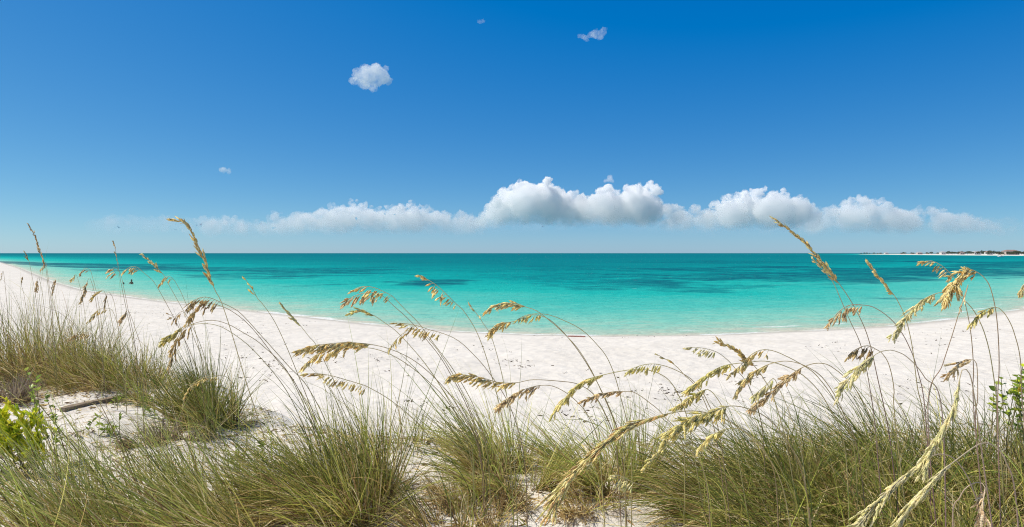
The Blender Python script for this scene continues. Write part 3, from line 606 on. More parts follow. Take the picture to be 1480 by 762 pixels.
OATS = [
 # label, head tip -> base, stem base -> root, depth of head, of root, style, tint, branch length
 ('tallest seed stalk of the far left tussock, standing up against the pale sky', [(43,327),(52,345),(57,362),(62,375),(66,386)], [(70,420),(75,470),(80,505)], 6.5,6.8,'narrow','brown',.05),
 ('short brown folded seed head just below the tip of the tallest far left stalk', [(61,388),(63,383),(66,379)], [(69,396),(73,430),(78,485)], 6.6,7.0,'comb','brown',.06),
 ('small dark seed stalk crossing the sea horizon beside the tallest far left stalk', [(36,366),(39,372),(42,378)], [(46,398),(52,432),(58,485)], 7.5,7.8,'narrow','dark',.04),
 ('tiny dark seed stalk over the white sand at the left edge of the photo', [(2,404),(3,398),(4,391)], [(6,400),(9,430),(12,475)], 7.4,7.6,'sparse','dark',.04),
 ('thin dark bud-like seed head rising from the far left tussock above the sand', [(32,404),(31,409),(31,413)], [(35,428),(40,470)], 7.3,7.5,'narrow','dark',.03),
 ('brown seed head hanging straight down over the beach strip, above the far left tussock', [(53,420),(53,412),(54,403)], [(57,404),(62,430),(68,485)], 6.8,7.0,'dense','brown',.05),
 ('pale brown seed head on a straight straw stalk at the far left tussock top', [(79,408),(77,419),(75,431)], [(76,460),(77,515)], 6.7,6.8,'narrow','brown',.06),
 ('very small golden seed head hanging by itself over the turquoise shallows on the left', [(104,405),(107,400),(109,396)], [(113,405),(120,435),(127,490)], 7.4,7.7,'dense','gold',.05),
 ('small arched brown seed head with a pale leaf pointing up, over the left shallows', [(117,394),(122,388),(130,390)], [(134,402),(141,432),(148,485)], 6.2,6.6,'comb','brown',.075),
 ('two-piece brown seed head hanging down across the waterline left of the swimmers', [(117,435),(121,424),(127,405)], [(131,404),(138,432),(146,495)], 5.8,6.2,'dense','brown',.05),
 ('faint thin seed stalk standing up through the horizon above the left swimmer', [(164,348),(167,362),(171,387)], [(177,420),(190,483),(199,525)], 5.2,5.4,'sparse','brown',.03),
 ('drooping brown seed head with one long hanging tassel just left of the swimmers', [(161,389),(167,387),(174,395)], [(178,412),(184,442),(197,515)], 5.2,5.5,'comb','brown',.10),
 ('arched golden brown seed head above the right-hand swimmer', [(180,393),(186,387),(196,385),(203,390)], [(212,398),(224,410),(248,453),(260,477),(276,512),(292,562)], 4.5,5.2,'comb','gold',.06),
 ('slim upright pale seed head beside the arched head over the swimmers', [(207,369),(222,382),(236,397)], [(243,410),(265,449),(276,468),(293,508),(306,562)], 4.5,5.2,'narrow','straw',.05),
 ('small hooked golden seed head over the shallows right of the swimmers', [(231,411),(236,403),(243,399),(250,403)], [(256,412),(264,428),(280,470),(296,545)], 4.9,5.3,'comb','gold',.055),
 ('tallest seed stalk of the left half, its curled golden tip high against the sky', [(260,323),(263,320),(272,328),(280,342),(287,360),(296,378),(300,390),(310,418)], [(320,437),(335,482),(352,540),(368,590),(392,665),(415,755)], 2.9,3.5,'narrow','gold',.055),
 ('brown comb of tassels against the white sand, right beside the tallest left stalk', [(272,444),(281,434),(291,430),(302,430),(319,437)], [(336,445),(351,456),(380,488),(415,527),(448,565),(480,640)], 3.3,3.7,'comb','dark',.085),
 ('lower brown seed head sharing the sand with the tassel comb beside the tallest left stalk', [(272,464),(279,450),(290,441),(300,438)], [(330,447),(362,472),(400,520),(430,560),(462,640)], 3.35,3.8,'comb','dark',.07),
 ('long dark seed head hanging down over the round dark green tussock', [(246,526),(250,507),(256,490),(264,476),(282,467)], [(306,463),(328,468),(350,480),(380,500),(420,545),(462,650)], 3.3,3.8,'comb','dark',.09),
 ('greenish short seed head left of the long one hanging over the round tussock', [(238,494),(244,487),(252,482),(266,472)], [(300,468),(330,478),(372,512),(420,575),(452,660)], 3.4,3.9,'dense','green',.06),
 ('small forked brown seed head in front of the sand above the round tussock', [(247,456),(253,458),(263,450)], [(270,462),(281,490),(294,525),(302,570)], 4.7,5.2,'comb','brown',.07),
 ('golden drooping seed head over the middle of the left beach strip', [(133,432),(138,424),(149,420)], [(153,428),(159,452),(168,505)], 5.9,6.2,'dense','gold',.06),
 ('thin brown tassel hanging vertical just above the bristly arched straw head', [(152,443),(153,433),(155,424)], [(159,424),(166,442),(174,505)], 5.9,6.2,'narrow','brown',.05),
 ('bristly arched straw seed head above the left hand grass bank', [(128,464),(136,453),(146,446),(158,446)], [(164,452),(171,474),(180,515)], 5.5,5.8,'comb','gold',.07),
 ('dark brown seed head lying low against the green of the left grass bank', [(99,492),(108,483),(120,480),(133,483)], [(141,492),(155,508),(170,535)], 6.2,6.5,'comb','dark',.08),
 ('small tan seed head hanging over the sand beyond the left grass bank', [(174,466),(178,458),(184,448)], [(187,452),(195,474),(206,520)], 5.0,5.3,'dense','brown',.05),
 ('golden arching seed head resting on the face of the round dark green tussock', [(264,588),(268,571),(280,553),(298,545),(320,543)], [(332,549),(345,570),(356,612)], 4.6,4.9,'comb','gold',.045),
 ('thin sparse seed stalk over the left shallows, right of the tallest left stalk', [(354,403),(364,417),(374,434)], [(380,440),(397,465),(414,501),(432,545),(470,640),(490,690)], 3.4,3.8,'sparse','green',.05),
 ('plain upright tan seed stalk at the waterline left of the paired heads', [(407,440),(420,456),(436,473)], [(446,486),(457,499),(476,537),(506,600),(532,660)], 3.4,3.8,'narrow','straw',.045),
 ('upper of the paired seed heads over the middle-left shallows', [(513,418),(520,415),(532,414),(545,417),(557,423),(567,428)], [(585,447),(605,467),(628,498),(660,542),(690,600),(706,670)], 3.2,3.6,'comb','gold',.06),
 ('lower of the paired seed heads, reddish brown, over the middle-left shallows', [(497,439),(506,431),(520,425),(538,423),(552,427)], [(570,443),(592,463),(614,488),(645,530),(682,605),(698,680)], 3.25,3.65,'comb','brown',.07),
 ('short green-gold seed head by itself at the waterline below the paired heads', [(511,452),(520,450),(530,452),(542,457)], [(558,468),(576,482),(610,520),(636,557),(662,605),(680,660)], 3.2,3.6,'narrow','green',.05),
 ('long level golden seed head crossing the sand edge below the dark reef patch', [(575,467),(588,468),(603,471),(622,477),(640,482)], [(660,491),(680,508),(707,539),(738,590),(758,665)], 3.2,3.5,'comb','gold',.055),
 ('leaf-shaped seed head hanging left of the level golden one below the reef patch', [(562,505),(570,494),(580,484),(592,477)], [(606,479),(622,493),(642,520),(662,555),(684,605),(702,680)], 3.2,3.6,'comb','gold',.05),
 ('upright seed head with one-sided tassels in front of the dark reef patch', [(607,398),(618,404),(632,413),(645,425),(660,440)], [(669,448),(686,474),(699,505),(709,538),(724,595),(738,675)], 3.0,3.4,'comb','gold',.045),
 ('bare thin flower stalk right of the head with one-sided tassels', [(678,440),(690,455),(700,470)], [(709,484),(718,512),(727,549),(740,620)], 3.2,3.5,'sparse','straw',.03),
 ('topmost golden seed head over the shallows left of the red board', [(704,448),(716,441),(732,438),(748,439),(760,444)], [(775,449),(795,464),(815,482),(838,508),(862,550),(892,620),(902,660)], 3.0,3.4,'dense','gold',.045),
 ('middle seed head with hanging tassels on the arched stalk left of the red board', [(745,464),(755,458),(768,454),(786,454)], [(796,456),(812,462),(838,475),(860,495),(880,522),(896,570),(912,650)], 3.0,3.4,'comb','green',.045),
 ('lowest leaf-shaped golden seed head over the sand edge left of the red board', [(710,482),(717,473),(728,467),(742,465)], [(762,457),(780,456),(802,468),(832,502),(859,545),(885,600),(898,650)], 3.05,3.4,'dense','gold',.05),
 ('long plump golden seed head lying level over the white sand in the left half', [(435,506),(452,500),(475,497),(500,495),(520,496),(537,498)], [(565,505),(598,521),(630,548),(660,585),(692,650)], 2.9,3.5,'dense','gold',.07),
 ('thinner seed head drooping beneath the long level one in the left half', [(438,531),(448,520),(462,510),(482,505),(505,503)], [(540,504),(575,518),(612,545),(650,585),(682,650)], 2.95,3.5,'comb','gold',.06),
 ('pale golden seed head below the long level one, just above the middle-left grass', [(440,541),(458,540),(478,543),(500,549),(520,555),(533,560)], [(565,579),(601,609),(632,649),(648,690)], 2.9,3.3,'comb','gold',.045),
 ('long golden seed head held level above the middle tussock', [(648,547),(662,542),(680,543),(700,547),(722,553),(748,553)], [(770,549),(808,551),(837,556),(862,575),(884,620),(892,655)], 2.9,3.4,'dense','gold',.055),
 ('drab brown seed head sloping down just right of the level one above the middle tussock', [(720,590),(730,580),(743,570),(758,563),(782,557)], [(804,560),(830,577),(852,605),(866,650)], 2.9,3.3,'dense','brown',.05),
 ('green-gold seed head sloping down over the gap between the two middle tussocks', [(800,597),(810,583),(824,567),(842,551),(860,545),(876,541)], [(895,537),(920,534),(948,538),(972,556),(992,600),(1002,650)], 2.7,3.2,'dense','green',.05),
 ('narrow brown seed head just right of the sloping green-gold one, above white sand', [(843,580),(856,574),(872,569),(888,566),(902,566)], [(916,567),(936,580),(960,602),(988,650)], 2.8,3.2,'dense','brown',.035),
 ('thin yellow seed head over plain sand between the red board and the big golden cluster', [(903,540),(916,532),(932,527),(944,526),(957,528)], [(972,533),(990,542),(1005,554),(1022,580),(1042,640)], 2.7,3.1,'comb','green',.035),
 ('little sparse upright head beside the thin yellow one over plain sand', [(947,511),(958,517),(970,524),(980,532)], [(990,543),(1003,556),(1020,585),(1037,645)], 2.75,3.1,'sparse','gold',.035),
 ('delicate fine-toothed seed head over the sand, topmost left of the golden cluster', [(990,503),(1003,502),(1020,504),(1036,509)], [(1050,519),(1062,532),(1084,562),(1102,625)], 3.2,3.5,'comb','straw',.035),
 ('stout golden seed head leaning up to the left at the top of the right-hand cluster', [(1040,494),(1054,501),(1068,509),(1080,519),(1091,530)], [(1104,548),(1120,580),(1140,660)], 2.6,3.0,'narrow','gold',.06),
 ('arched gold head running right from the stout one in the cluster', [(1053,543),(1064,534),(1076,522),(1088,511),(1100,506),(1112,506)], [(1128,511),(1157,526),(1182,545),(1212,590),(1236,660)], 2.6,3.0,'comb','gold',.045),
 ('long green-gold head sloping down at the left edge of the golden cluster', [(994,563),(1005,555),(1018,545),(1032,535),(1045,529),(1060,526)], [(1080,524),(1105,522),(1134,529),(1166,547),(1196,585),(1222,655)], 2.5,3.0,'dense','green',.05),
 ('shorter head tucked under the long green-gold one at the cluster edge', [(978,588),(988,581),(1000,573),(1012,567),(1022,563)], [(1032,570),(1046,592),(1062,630),(1070,680)], 2.6,3.0,'dense','green',.045),
 ('curved golden head inside the right-hand cluster, hanging over pale sand', [(1066,568),(1072,556),(1082,544),(1096,534),(1113,526)], [(1138,522),(1166,530),(1192,550),(1218,595),(1242,665)], 2.6,3.0,'dense','gold',.045),
 ('loose yellow fan-shaped head in the heart of the cluster', [(1088,574),(1098,564),(1108,556),(1118,547)], [(1126,562),(1142,600),(1160,665)], 2.5,2.9,'comb','straw',.055),
 ('dark brown head sloping down at the right edge of the cluster', [(1086,590),(1098,581),(1112,570),(1126,557),(1140,544),(1160,531)], [(1182,525),(1203,531),(1236,562),(1262,615),(1278,690)], 2.5,2.9,'dense','brown',.045),
 ('biggest seed head, a long rust and gold plume sweeping down over bare sand', [(802,728),(812,706),(828,686),(848,665),(870,645),(895,625),(920,611),(945,603),(970,597)], [(995,594),(1022,597),(1060,613),(1102,650),(1135,720)], 1.9,2.7,'plume','plume',.085),
 ('fat yellow-gold seed head hanging beside the biggest plume', [(960,632),(972,621),(988,611),(1006,602),(1026,596),(1054,587)], [(1082,591),(1112,607),(1142,645),(1165,710)], 2.1,2.7,'dense','green',.065),
 ('dull yellow thin head in the grass edge right of the fat yellow-gold one', [(1008,651),(1017,640),(1030,629),(1050,620)], [(1075,623),(1104,650),(1122,705)], 2.4,2.8,'dense','green',.03),
 ('small single green seed head pointing down over bare sand below the biggest plume', [(931,678),(938,668),(948,657),(962,644)], [(976,642),(1000,654),(1022,705)], 2.4,2.8,'narrow','green',.04),
 ('pale green head lying sideways low in the bare patch under the biggest plume', [(884,688),(893,687),(904,691),(917,698)], [(938,705),(962,719),(986,730)], 2.9,3.2,'comb','straw',.055),
 ('rust-gold head arching over the shallows left of the right-hand stems', [(1196,473),(1202,463),(1213,450),(1228,441),(1247,441)], [(1262,444),(1280,455),(1297,472),(1312,497),(1326,535),(1338,605)], 2.6,3.0,'comb','brown',.055),
 ('tallest seed stalk on the right, its thin tip reaching up into the cloud base', [(1124,319),(1140,332),(1157,345),(1170,358),(1182,372),(1197,390),(1214,412)], [(1229,434),(1247,468),(1258,500),(1268,545),(1280,600),(1288,650)], 2.8,3.1,'narrow','gold',.045),
 ('thin stalk running just left of and parallel to the tallest right one', [(1172,372),(1182,382),(1193,394),(1204,408)], [(1219,442),(1229,465),(1245,502),(1257,560),(1266,630)], 2.8,3.1,'sparse','straw',.03),
 ('slim straight spike of seeds over the dark sea-grass band on the right', [(1256,382),(1267,396),(1279,411),(1293,428)], [(1300,440),(1307,455),(1313,475),(1319,505),(1326,560),(1336,620)], 2.7,3.0,'narrow','gold',.03),
 ('drooping straw-gold head crossing the waterline below the slim straight spike', [(1290,486),(1298,474),(1309,458),(1322,444),(1336,432),(1354,424)], [(1368,423),(1384,428),(1400,440),(1412,457),(1424,485),(1434,530),(1444,620)], 2.5,2.9,'dense','straw',.045),
 ('comb-shaped head with separate teeth against the dark band, under the distant shore', [(1331,380),(1344,377),(1358,382),(1369,391),(1379,401)], [(1387,415),(1395,439),(1403,480),(1407,532),(1408,600)], 2.7,3.0,'comb','gold',.035),
 ('largest bushy golden head on the right, bunched over the turquoise below the distant shore', [(1364,432),(1371,420),(1380,408),(1390,396),(1400,389),(1413,394)], [(1422,401),(1431,415),(1439,448),(1443,490),(1444,535),(1442,610)], 2.4,2.8,'dense','gold',.085),
 ('rusty hanging tuft on the purple stem beneath the largest bushy right head', [(1387,448),(1391,438),(1396,424),(1399,412)], [(1392,434),(1386,452),(1377,482),(1362,528),(1341,595)], 2.6,2.9,'sparse','brown',.05),
 ('grey-gold head drooping over the sand edge near the right edge of the photo', [(1404,467),(1411,459),(1422,449),(1437,444)], [(1447,448),(1457,461),(1466,482),(1475,522),(1479,600)], 2.6,2.9,'dense','green',.04),
 ('bit of a golden head cut off by the right edge above the waterline', [(1474,421),(1478,413),(1485,407)], [(1496,415),(1506,460),(1512,600)], 2.6,2.8,'comb','gold',.045),
 ('dark bushy head over the sand, upper of the pair above the right tussocks', [(1226,514),(1234,507),(1246,501),(1256,500),(1266,505)], [(1275,511),(1285,528),(1292,562),(1294,610)], 2.6,2.9,'comb','dark',.055),
 ('straw head sweeping down, lower of the pair above the right tussocks', [(1213,571),(1220,557),(1232,541),(1246,527),(1266,512)], [(1278,507),(1292,507),(1312,517),(1336,545),(1362,600)], 2.3,2.7,'dense','straw',.05),
 ('single brown head alone over the sand above the right end of the tussocks', [(1372,540),(1380,531),(1391,522),(1407,520)], [(1412,530),(1413,575),(1411,630)], 2.6,2.8,'dense','brown',.055),
 ('large pale straw plume standing diagonal across the face of the right tussocks', [(1342,669),(1348,648),(1358,626),(1370,603),(1380,580),(1388,543)], [(1393,533),(1403,545),(1412,600),(1424,690)], 2.0,2.3,'plume','straw',.07),
 ('left one of two pale green plumes hanging before the right tussocks', [(1238,762),(1252,746),(1266,728),(1282,711),(1298,696),(1313,683),(1335,666)], [(1350,658),(1366,657),(1384,668),(1405,705),(1418,770)], 1.9,2.2,'plume','straw',.08),
 ('right of the two pale green plumes hanging low, with a reddish upper stem', [(1285,768),(1305,748),(1318,728),(1332,709),(1348,694),(1362,680),(1378,668)], [(1398,653),(1418,641),(1434,643),(1452,664),(1470,740)], 1.8,2.1,'plume','straw',.08),
 ('cream fluffy seed head at the bottom edge near the right corner', [(1433,768),(1424,748),(1420,730),(1424,706)], [(1418,698),(1404,700),(1388,718),(1378,770)], 1.95,2.1,'dense','cream',.055),
]
for i, (lb, hd, st, dh, dr, sty, tn, bl) in enumerate(OATS):
    sea_oat(lb, hd, st, dh, dr, sty, tn, bl, seed=i)

# ---------------------------------------------------------------- grass tussocks
SAGE = np.array([(.46, .50, .10), (.56, .57, .14), (.35, .43, .08), (.66, .61, .19), (.46, .54, .14), (.17, .22, .045)])
DEEP = np.array([(.145, .205, .03), (.20, .27, .04), (.075, .11, .02), (.33, .35, .06), (.17, .24, .04), (.44, .40, .09)])
DEAD = np.array([(.22, .17, .12), (.30, .24, .18), (.16, .12, .09), (.36, .29, .21)])
T = tussock
T('tall green and straw tussock at the left edge below the tallest far stalk', 14, 545, 7.6, .62, 2200, 1.42, (-.12, 0), .35, .5, .42, seed=11)
T('bushy tussock with brown base just right of the one at the left edge', 92, 535, 7.5, .48, 1900, 1.15, (-.1, 0), .4, .5, .48, seed=12)
T('low wide green tussock in the middle of the left dune, above the plank', 168, 535, 7.3, .55, 2000, .80, (-.2, 0), .55, .6, .3, seed=13)
T('olive clump filling the gap right of the low wide tussock', 212, 548, 6.6, .22, 500, .45, (-.2, 0), .6, .7, .35, seed=14)
T('round dark green tussock standing alone where the left dune meets the beach', 292, 594, 5.5, .29, 2700, .78, (-.3, 0), .45, .65, .15, pal=DEEP, seed=15)
T('small grey-brown dead clump at the left edge, below the far tussocks', 2, 562, 6.4, .30, 1500, .46, (-.05, 0), .8, .5, .97, drypal=DEAD, seed=16, thatch=.8, cat='dead grass')
T('small dark dead clump on the litter left of the round tussock', 232, 632, 5.0, .22, 700, .36, (-.2, 0), .8, .6, .95, drypal=DEAD, seed=17, thatch=.8, cat='dead grass')
T('wind-swept pale green tussock in the bottom left corner', 60, 800, 3.35, .5, 1200, .95, (-.62, .05), .35, .35, .3, pal=SAGE, seed=18)
T('wind-swept pale green tussock slanting up towards the half-buried plank', 200, 790, 3.5, .5, 1300, 1.0, (-.75, .05), .35, .3, .22, pal=SAGE, seed=19)
T('wind-swept tussock at the bottom edge beneath the round tussock', 330, 775, 3.55, .42, 1000, .92, (-.75, .05), .35, .35, .25, pal=SAGE, seed=20)
T('green tussock at the bottom edge between the wind-swept ones and the big middle-left clump', 440, 770, 3.5, .40, 1200, .80, (-.5, 0), .5, .5, .25, seed=21)
T('big upright middle-left clump under the pale golden seed heads', 500, 725, 3.75, .36, 3300, .94, (-.42, 0), .75, .9, .26, seed=22)
T('middle tussock with fine blades fanning up over white sand', 725, 690, 4.25, .30, 1800, .84, (-.36, 0), .95, .9, .25, seed=23, pal=SAGE)
T('right middle tussock behind the biggest plume', 872, 690, 4.2, .30, 1800, .82, (-.36, 0), .95, .9, .22, seed=24, pal=SAGE)
T('thin see-through tuft on the sand between the middle-left and middle tussocks', 588, 650, 5.0, .22, 150, .5, (-.12, 0), .5, .5, .15, seed=25, thatch=.15)
T('sparse tuft with few blades on the sand right of the thin see-through one', 640, 655, 4.9, .2, 90, .45, (-.2, 0), .6, .6, .2, seed=26, thatch=.2)
T('sparse tuft on bare sand between the right middle tussock and the right-hand mass', 985, 680, 4.2, .22, 170, .5, (-.3, 0), .6, .7, .15, seed=27, thatch=0)
T('brown dry tangle at the foot of the middle tussock', 690, 735, 3.85, .34, 700, .35, (-.2, 0), .9, .8, .75, seed=28, thatch=1.0, cat='dead grass')
T('brown dry tangle at the foot of the right middle tussock', 830, 725, 3.95, .38, 700, .35, (-.2, 0), .9, .8, .7, seed=29, thatch=1.0, cat='dead grass')
T('green clump with straw at the bottom edge below the middle tussock', 640, 775, 3.5, .3, 600, .45, (-.3, 0), .8, .7, .5, seed=30)
T('arching green tussock at the left end of the right-hand mass, under the golden cluster', 1085, 735, 3.7, .44, 3600, .82, (-.45, 0), .9, 1.5, .28, pal=DEEP, seed=31, droop=1.1)
T('arching green tussock second from the left in the right-hand mass', 1200, 725, 3.75, .47, 3800, .88, (-.35, 0), .9, 1.5, .26, pal=DEEP, seed=32, droop=1.1)
T('tall open tussock behind the diagonal straw plume', 1330, 705, 3.9, .48, 3000, .92, (-.25, 0), .75, 1.1, .28, pal=DEEP, seed=33, droop=.9)
T('dense tussock at the right edge under the round-leaved bush', 1450, 700, 3.7, .45, 3500, .88, (-.2, 0), .7, 1.3, .3, pal=DEEP, seed=34, droop=1.0)
T('drooping front tussock at the bottom edge below the cluster', 1140, 800, 3.1, .44, 2900, .68, (-.5, 0), 1.0, 1.7, .35, pal=DEEP, seed=35, droop=1.1)
T('drooping front tussock at the bottom edge behind the low hanging plumes', 1290, 800, 3.0, .47, 3100, .70, (-.45, 0), 1.0, 1.7, .35, seed=36, droop=1.1)
T('brown-streaked front tussock in the bottom right corner', 1440, 800, 2.95, .44, 2800, .68, (-.35, 0), 1.0, 1.6, .5, seed=37, droop=1.1)

# ---------------------------------------------------------------- leafy plants
def leaf_quads(acc, pos, ax, up, ln, wd, col, cup=.25, seg=4):
    """broad leaves: folded oval blades, len(pos) of them."""
    n = len(pos); ax = norm(ax); sd = norm(np.cross(ax, up)); nm = np.cross(sd, ax); V = np.empty((n, seg + 1, 3, 3)); C = np.empty((n, seg + 1, 3, 3))
    for i in range(seg + 1):
        u = i / seg; h = (wd * .5 * (math.sin(math.pi * min(1, u ** .8 * .97 + .03))) + .0005)[:, None]
        c = pos + ax * (ln * u)[:, None] - nm * (ln * .18 * u * u)[:, None]
        V[:, i, 0] = c - sd * h + nm * h * cup; V[:, i, 1] = c; V[:, i, 2] = c + sd * h + nm * h * cup
        C[:, i] = (col * (.9 + .2 * u))[:, None, :]
    b = np.arange(n)[:, None] * (seg + 1) * 3 + np.arange(seg)[None, :] * 3
    f = np.concatenate([np.stack([b + j, b + j + 1, b + j + 4, b + j + 3], -1).reshape(-1, 4) for j in (0, 1)])
    acc.add(V.reshape(-1, 3), f, C.reshape(-1, 3))

def leafy(name, label, cat, px, d, shoots, leaf_len, leaf_w, per, pal, seed, group=None, rosette=.5, width=.6, root=None):
    """a plant whose stems end at photo points (shoots) and carry leaves along their length."""
    q = np.random.RandomState(seed); c = P(px, HY, d); g = gz(c[0], d)
    o = empty(name, (c[0], d, g), label, cat, group); st = Acc(); lf = Acc(); pal = np.array(pal)
    for sx, sy, frac in shoots:
        dd = d + q.uniform(-.12, .12); tip = P(sx, sy, dd); b = np.array((c[0] + q.normal() * width * .12, d + q.normal() * .06, g - .02))
        mid = b * .5 + tip * .5 + np.array((q.normal() * .03, q.normal() * .03, .03)); pth = catmull([b, mid, tip], 24)
        V, f = tube(pth, .0035, .0018, 5); st.add(V, f, (.23, .19, .09))
        m = per; u = 1 - frac * q.uniform(0, 1, m) ** 1.2; u[0] = 1; idx = np.clip((u * 23).astype(int), 0, 23)
        T = norm(np.gradient(pth, axis=0))[idx]; out = q.normal(size=(m, 3)); out -= (out * T).sum(1, keepdims=True) * T; out = norm(out)
        ax = norm(T * rosette + out * (1 - rosette) + np.array((0, 0, .15)))
        leaf_quads(lf, pth[idx], ax, norm(T * .7 - out * .3 + q.normal(size=(m, 3)) * .25), leaf_len * q.uniform(.65, 1.15, m), leaf_w * q.uniform(.75, 1.15, m), pick(pal, m, q, .2))
    st.build('stems', M_STEM, o); lf.build('leaves', M_LEAF, o)
    return o

YG = [(.72, .74, .03), (.82, .80, .05), (.58, .66, .03), (.85, .76, .07), (.44, .55, .03)]
MG = [(.26, .38, .05), (.34, .44, .06), (.20, .30, .05), (.42, .48, .09)]
q = np.random.RandomState(61)
sh = [(q.uniform(-40, 62), 0, .45) for _ in range(70)]
sh = [(a, 575 + abs(a - 12) * .55 + q.uniform(0, 75), c * .8) for a, _, c in sh]
leafy('succulent_bush', 'bright yellow-green fleshy-leaved bush at the left edge in front of the sandy gap', 'bush', 12, 4.35, sh, .058, .019, 38, YG, 71, rosette=.72, width=3)
leafy('leafy_sprig', 'upright sprigs with small round leaves leaning over the sand beside the yellow-green bush', 'plant', 88, 4.6,
      [(38, 536, .7), (52, 548, .7), (47, 560, .6), (66, 572, .6), (80, 590, .6)], .042, .030, 16, MG, 72, rosette=.45, width=.5)
for k, (wx, wy, wd_, lb) in enumerate([(188, 585, 5.6, 'low bright green weed growing beside the half-buried plank'), (158, 628, 4.9, 'spreading green weed in the litter below the plank'),
                        (322, 598, 5.5, 'bright green weed at the right foot of the round tussock'), (354, 672, 4.3, 'green weed on the litter right below the round tussock'), (220, 600, 5.3, 'narrow green weed between the plank and the round tussock')]):
    dd = ground_depth(wx, wy)
    leafy('beach_weed', lb, 'weed', wx, dd, [(wx + q.uniform(-24, 24), wy - q.uniform(8, 30), .8) for _ in range(8)], .045, .016, 9, MG, 80 + k, 'green weeds on the dune', rosette=.4, width=.7)
b1 = leafy('round_leaved_bush', 'bright green round-leaved bush at the right edge above the tussocks, with a yellow flower', 'bush', 1474, 3.55,
      [(1478, 530, .24), (1470, 545, .24), (1484, 540, .24), (1466, 560, .22), (1480, 560, .24), (1490, 552, .24), (1474, 580, .24), (1486, 585, .24)], .042, .036, 13, MG + MG + YG[2:3], 90, rosette=.35)
fl = Acc(); qf = np.random.RandomState(3); fp = np.repeat(P(1473, 563, 3.38)[None], 6, 0); fa = np.array([(math.cos(t), -.4, math.sin(t)) for t in np.arange(6) * 1.047])
leaf_quads(fl, fp, fa, np.array([(0, -1, .2)] * 6), np.full(6, .016), np.full(6, .012), np.array([(.75, .55, .02)] * 6)); fl.build('flower', M_LEAF, b1)
leafy('round_leaved_plant', 'smaller round-leaved green plant among purple stems left of the bush at the right edge', 'plant', 1446, 3.6,
      [(1440, 556, .16), (1447, 548, .14), (1436, 572, .16), (1450, 578, .2), (1456, 570, .15)], .038, .030, 9, MG + YG[2:3], 91, rosette=.35)

# ---------------------------------------------------------------- loose dry matter lying on the sand
def scatter(name, label, cat, pts, size, pal, seed, flat=.25, kind='stuff', wide=.12):
    q = np.random.RandomState(seed); n = len(pts); ac = Acc()
    rt = np.stack([pts[:, 0], pts[:, 1], ground_z(pts[:, 0], pts[:, 1]) + .004], 1)
    a = q.uniform(0, 2 * math.pi, n); d0 = np.stack([np.cos(a), np.sin(a), q.uniform(-.05, flat, n)], 1)
    ln = size * q.uniform(.4, 1.5, n); c0 = pick(np.array(pal), n, q, .3)
    blades(ac, rt, d0, ln, ln * wide * q.uniform(.5, 1.4, n), norm(q.normal(size=(n, 3)) + np.array((0, 0, -.3))), q.uniform(0, 1.2, n), c0, c0, 3, q)
    return tag(ac.build(name, M_BLADE), label, cat, kind=kind)

q = np.random.RandomState(77); n = 30000
yy = q.uniform(2.6, 9.2, n); xx = yy * q.uniform(-.95, .95, n)
keep = (yy < np.interp(xx / yy, CREST_A, CREST_Y) + .2) & (fbm(xx * 1.3, yy * 1.3, 61, 3) + .3 * q.rand(n) + .07 * (xx < -.4) > .54)
scatter('dry_litter', 'dry straw and leaf litter on the sand under the dune plants', 'litter', np.stack([xx, yy], 1)[keep], .06, list(DRY) + [(.12, .08, .06), (.5, .46, .4), (.3, .25, .22)], 5, .35, wide=.16)
n = 2600; yy = q.uniform(2.8, 8.8, n); xx = yy * q.uniform(-.95, .95, n)
keep = (yy < np.interp(xx / yy, CREST_A, CREST_Y) + .1) & (fbm(xx * .9, yy * .9, 63, 3) > .47)
rt = np.stack([xx, yy, ground_z(xx, yy) - .01], 1)[keep]; n = len(rt)
ac = Acc(); c0 = np.where(q.rand(n, 1) < .6, pick(GREENS, n, q), pick(DRY, n, q))
blades(ac, rt, np.array((-.4, 0, 1)) + q.normal(size=(n, 3)) * .45, q.uniform(.08, .34, n), np.full(n, .0048), norm(np.array((-.5, 0, -.6)) + q.normal(size=(n, 3)) * .4), q.uniform(.3, 1.6, n), c0, c0 * 1.2, 5, q)
tag(ac.build('dune_grass', M_BLADE), 'sparse short grass shoots scattered over the dune sand', 'grass', kind='stuff')
# dark seaweed scraps
WR = [(758, 527, 34, 9, 26), (972, 568, 22, 9, 30), (1005, 575, 18, 6, 14), (735, 520, 14, 4, 8), (655, 590, 16, 6, 10), (600, 585, 30, 10, 16), (700, 500, 60, 10, 16), (560, 520, 80, 14, 22), (440, 520, 50, 20, 26),
      (380, 540, 40, 26, 30), (340, 500, 60, 30, 40), (230, 455, 70, 12, 40), (150, 440, 50, 10, 30), (690, 477, 30, 3, 12), (900, 560, 60, 30, 20), (1080, 545, 60, 30, 22), (1330, 490, 80, 16, 28), (1300, 560, 90, 20, 26), (1200, 505, 60, 10, 14), (840, 600, 60, 20, 20), (640, 640, 50, 20, 20), (380, 470, 90, 8, 20), (1420, 480, 50, 12, 14), (850, 487, 200, 2, 20)]
pp = []
for px, py, sx, sy, m in WR:
    for _ in range(m):
        a, b = px + q.normal() * sx * .5, py + q.normal() * sy * .5; dd = ground_depth(a, b)
        if dd < 110: pp.append(((a - CX) / F * dd, dd))
pp = np.array(pp)
scatter('seaweed_scraps', 'small dark dried seaweed scraps strewn over the white beach', 'seaweed', np.repeat(pp, 2, 0) + q.normal(size=(len(pp) * 2, 2)) * .06, .085, [(.10, .075, .05), (.15, .11, .08), (.20, .15, .11)], 8, .5, wide=.3)

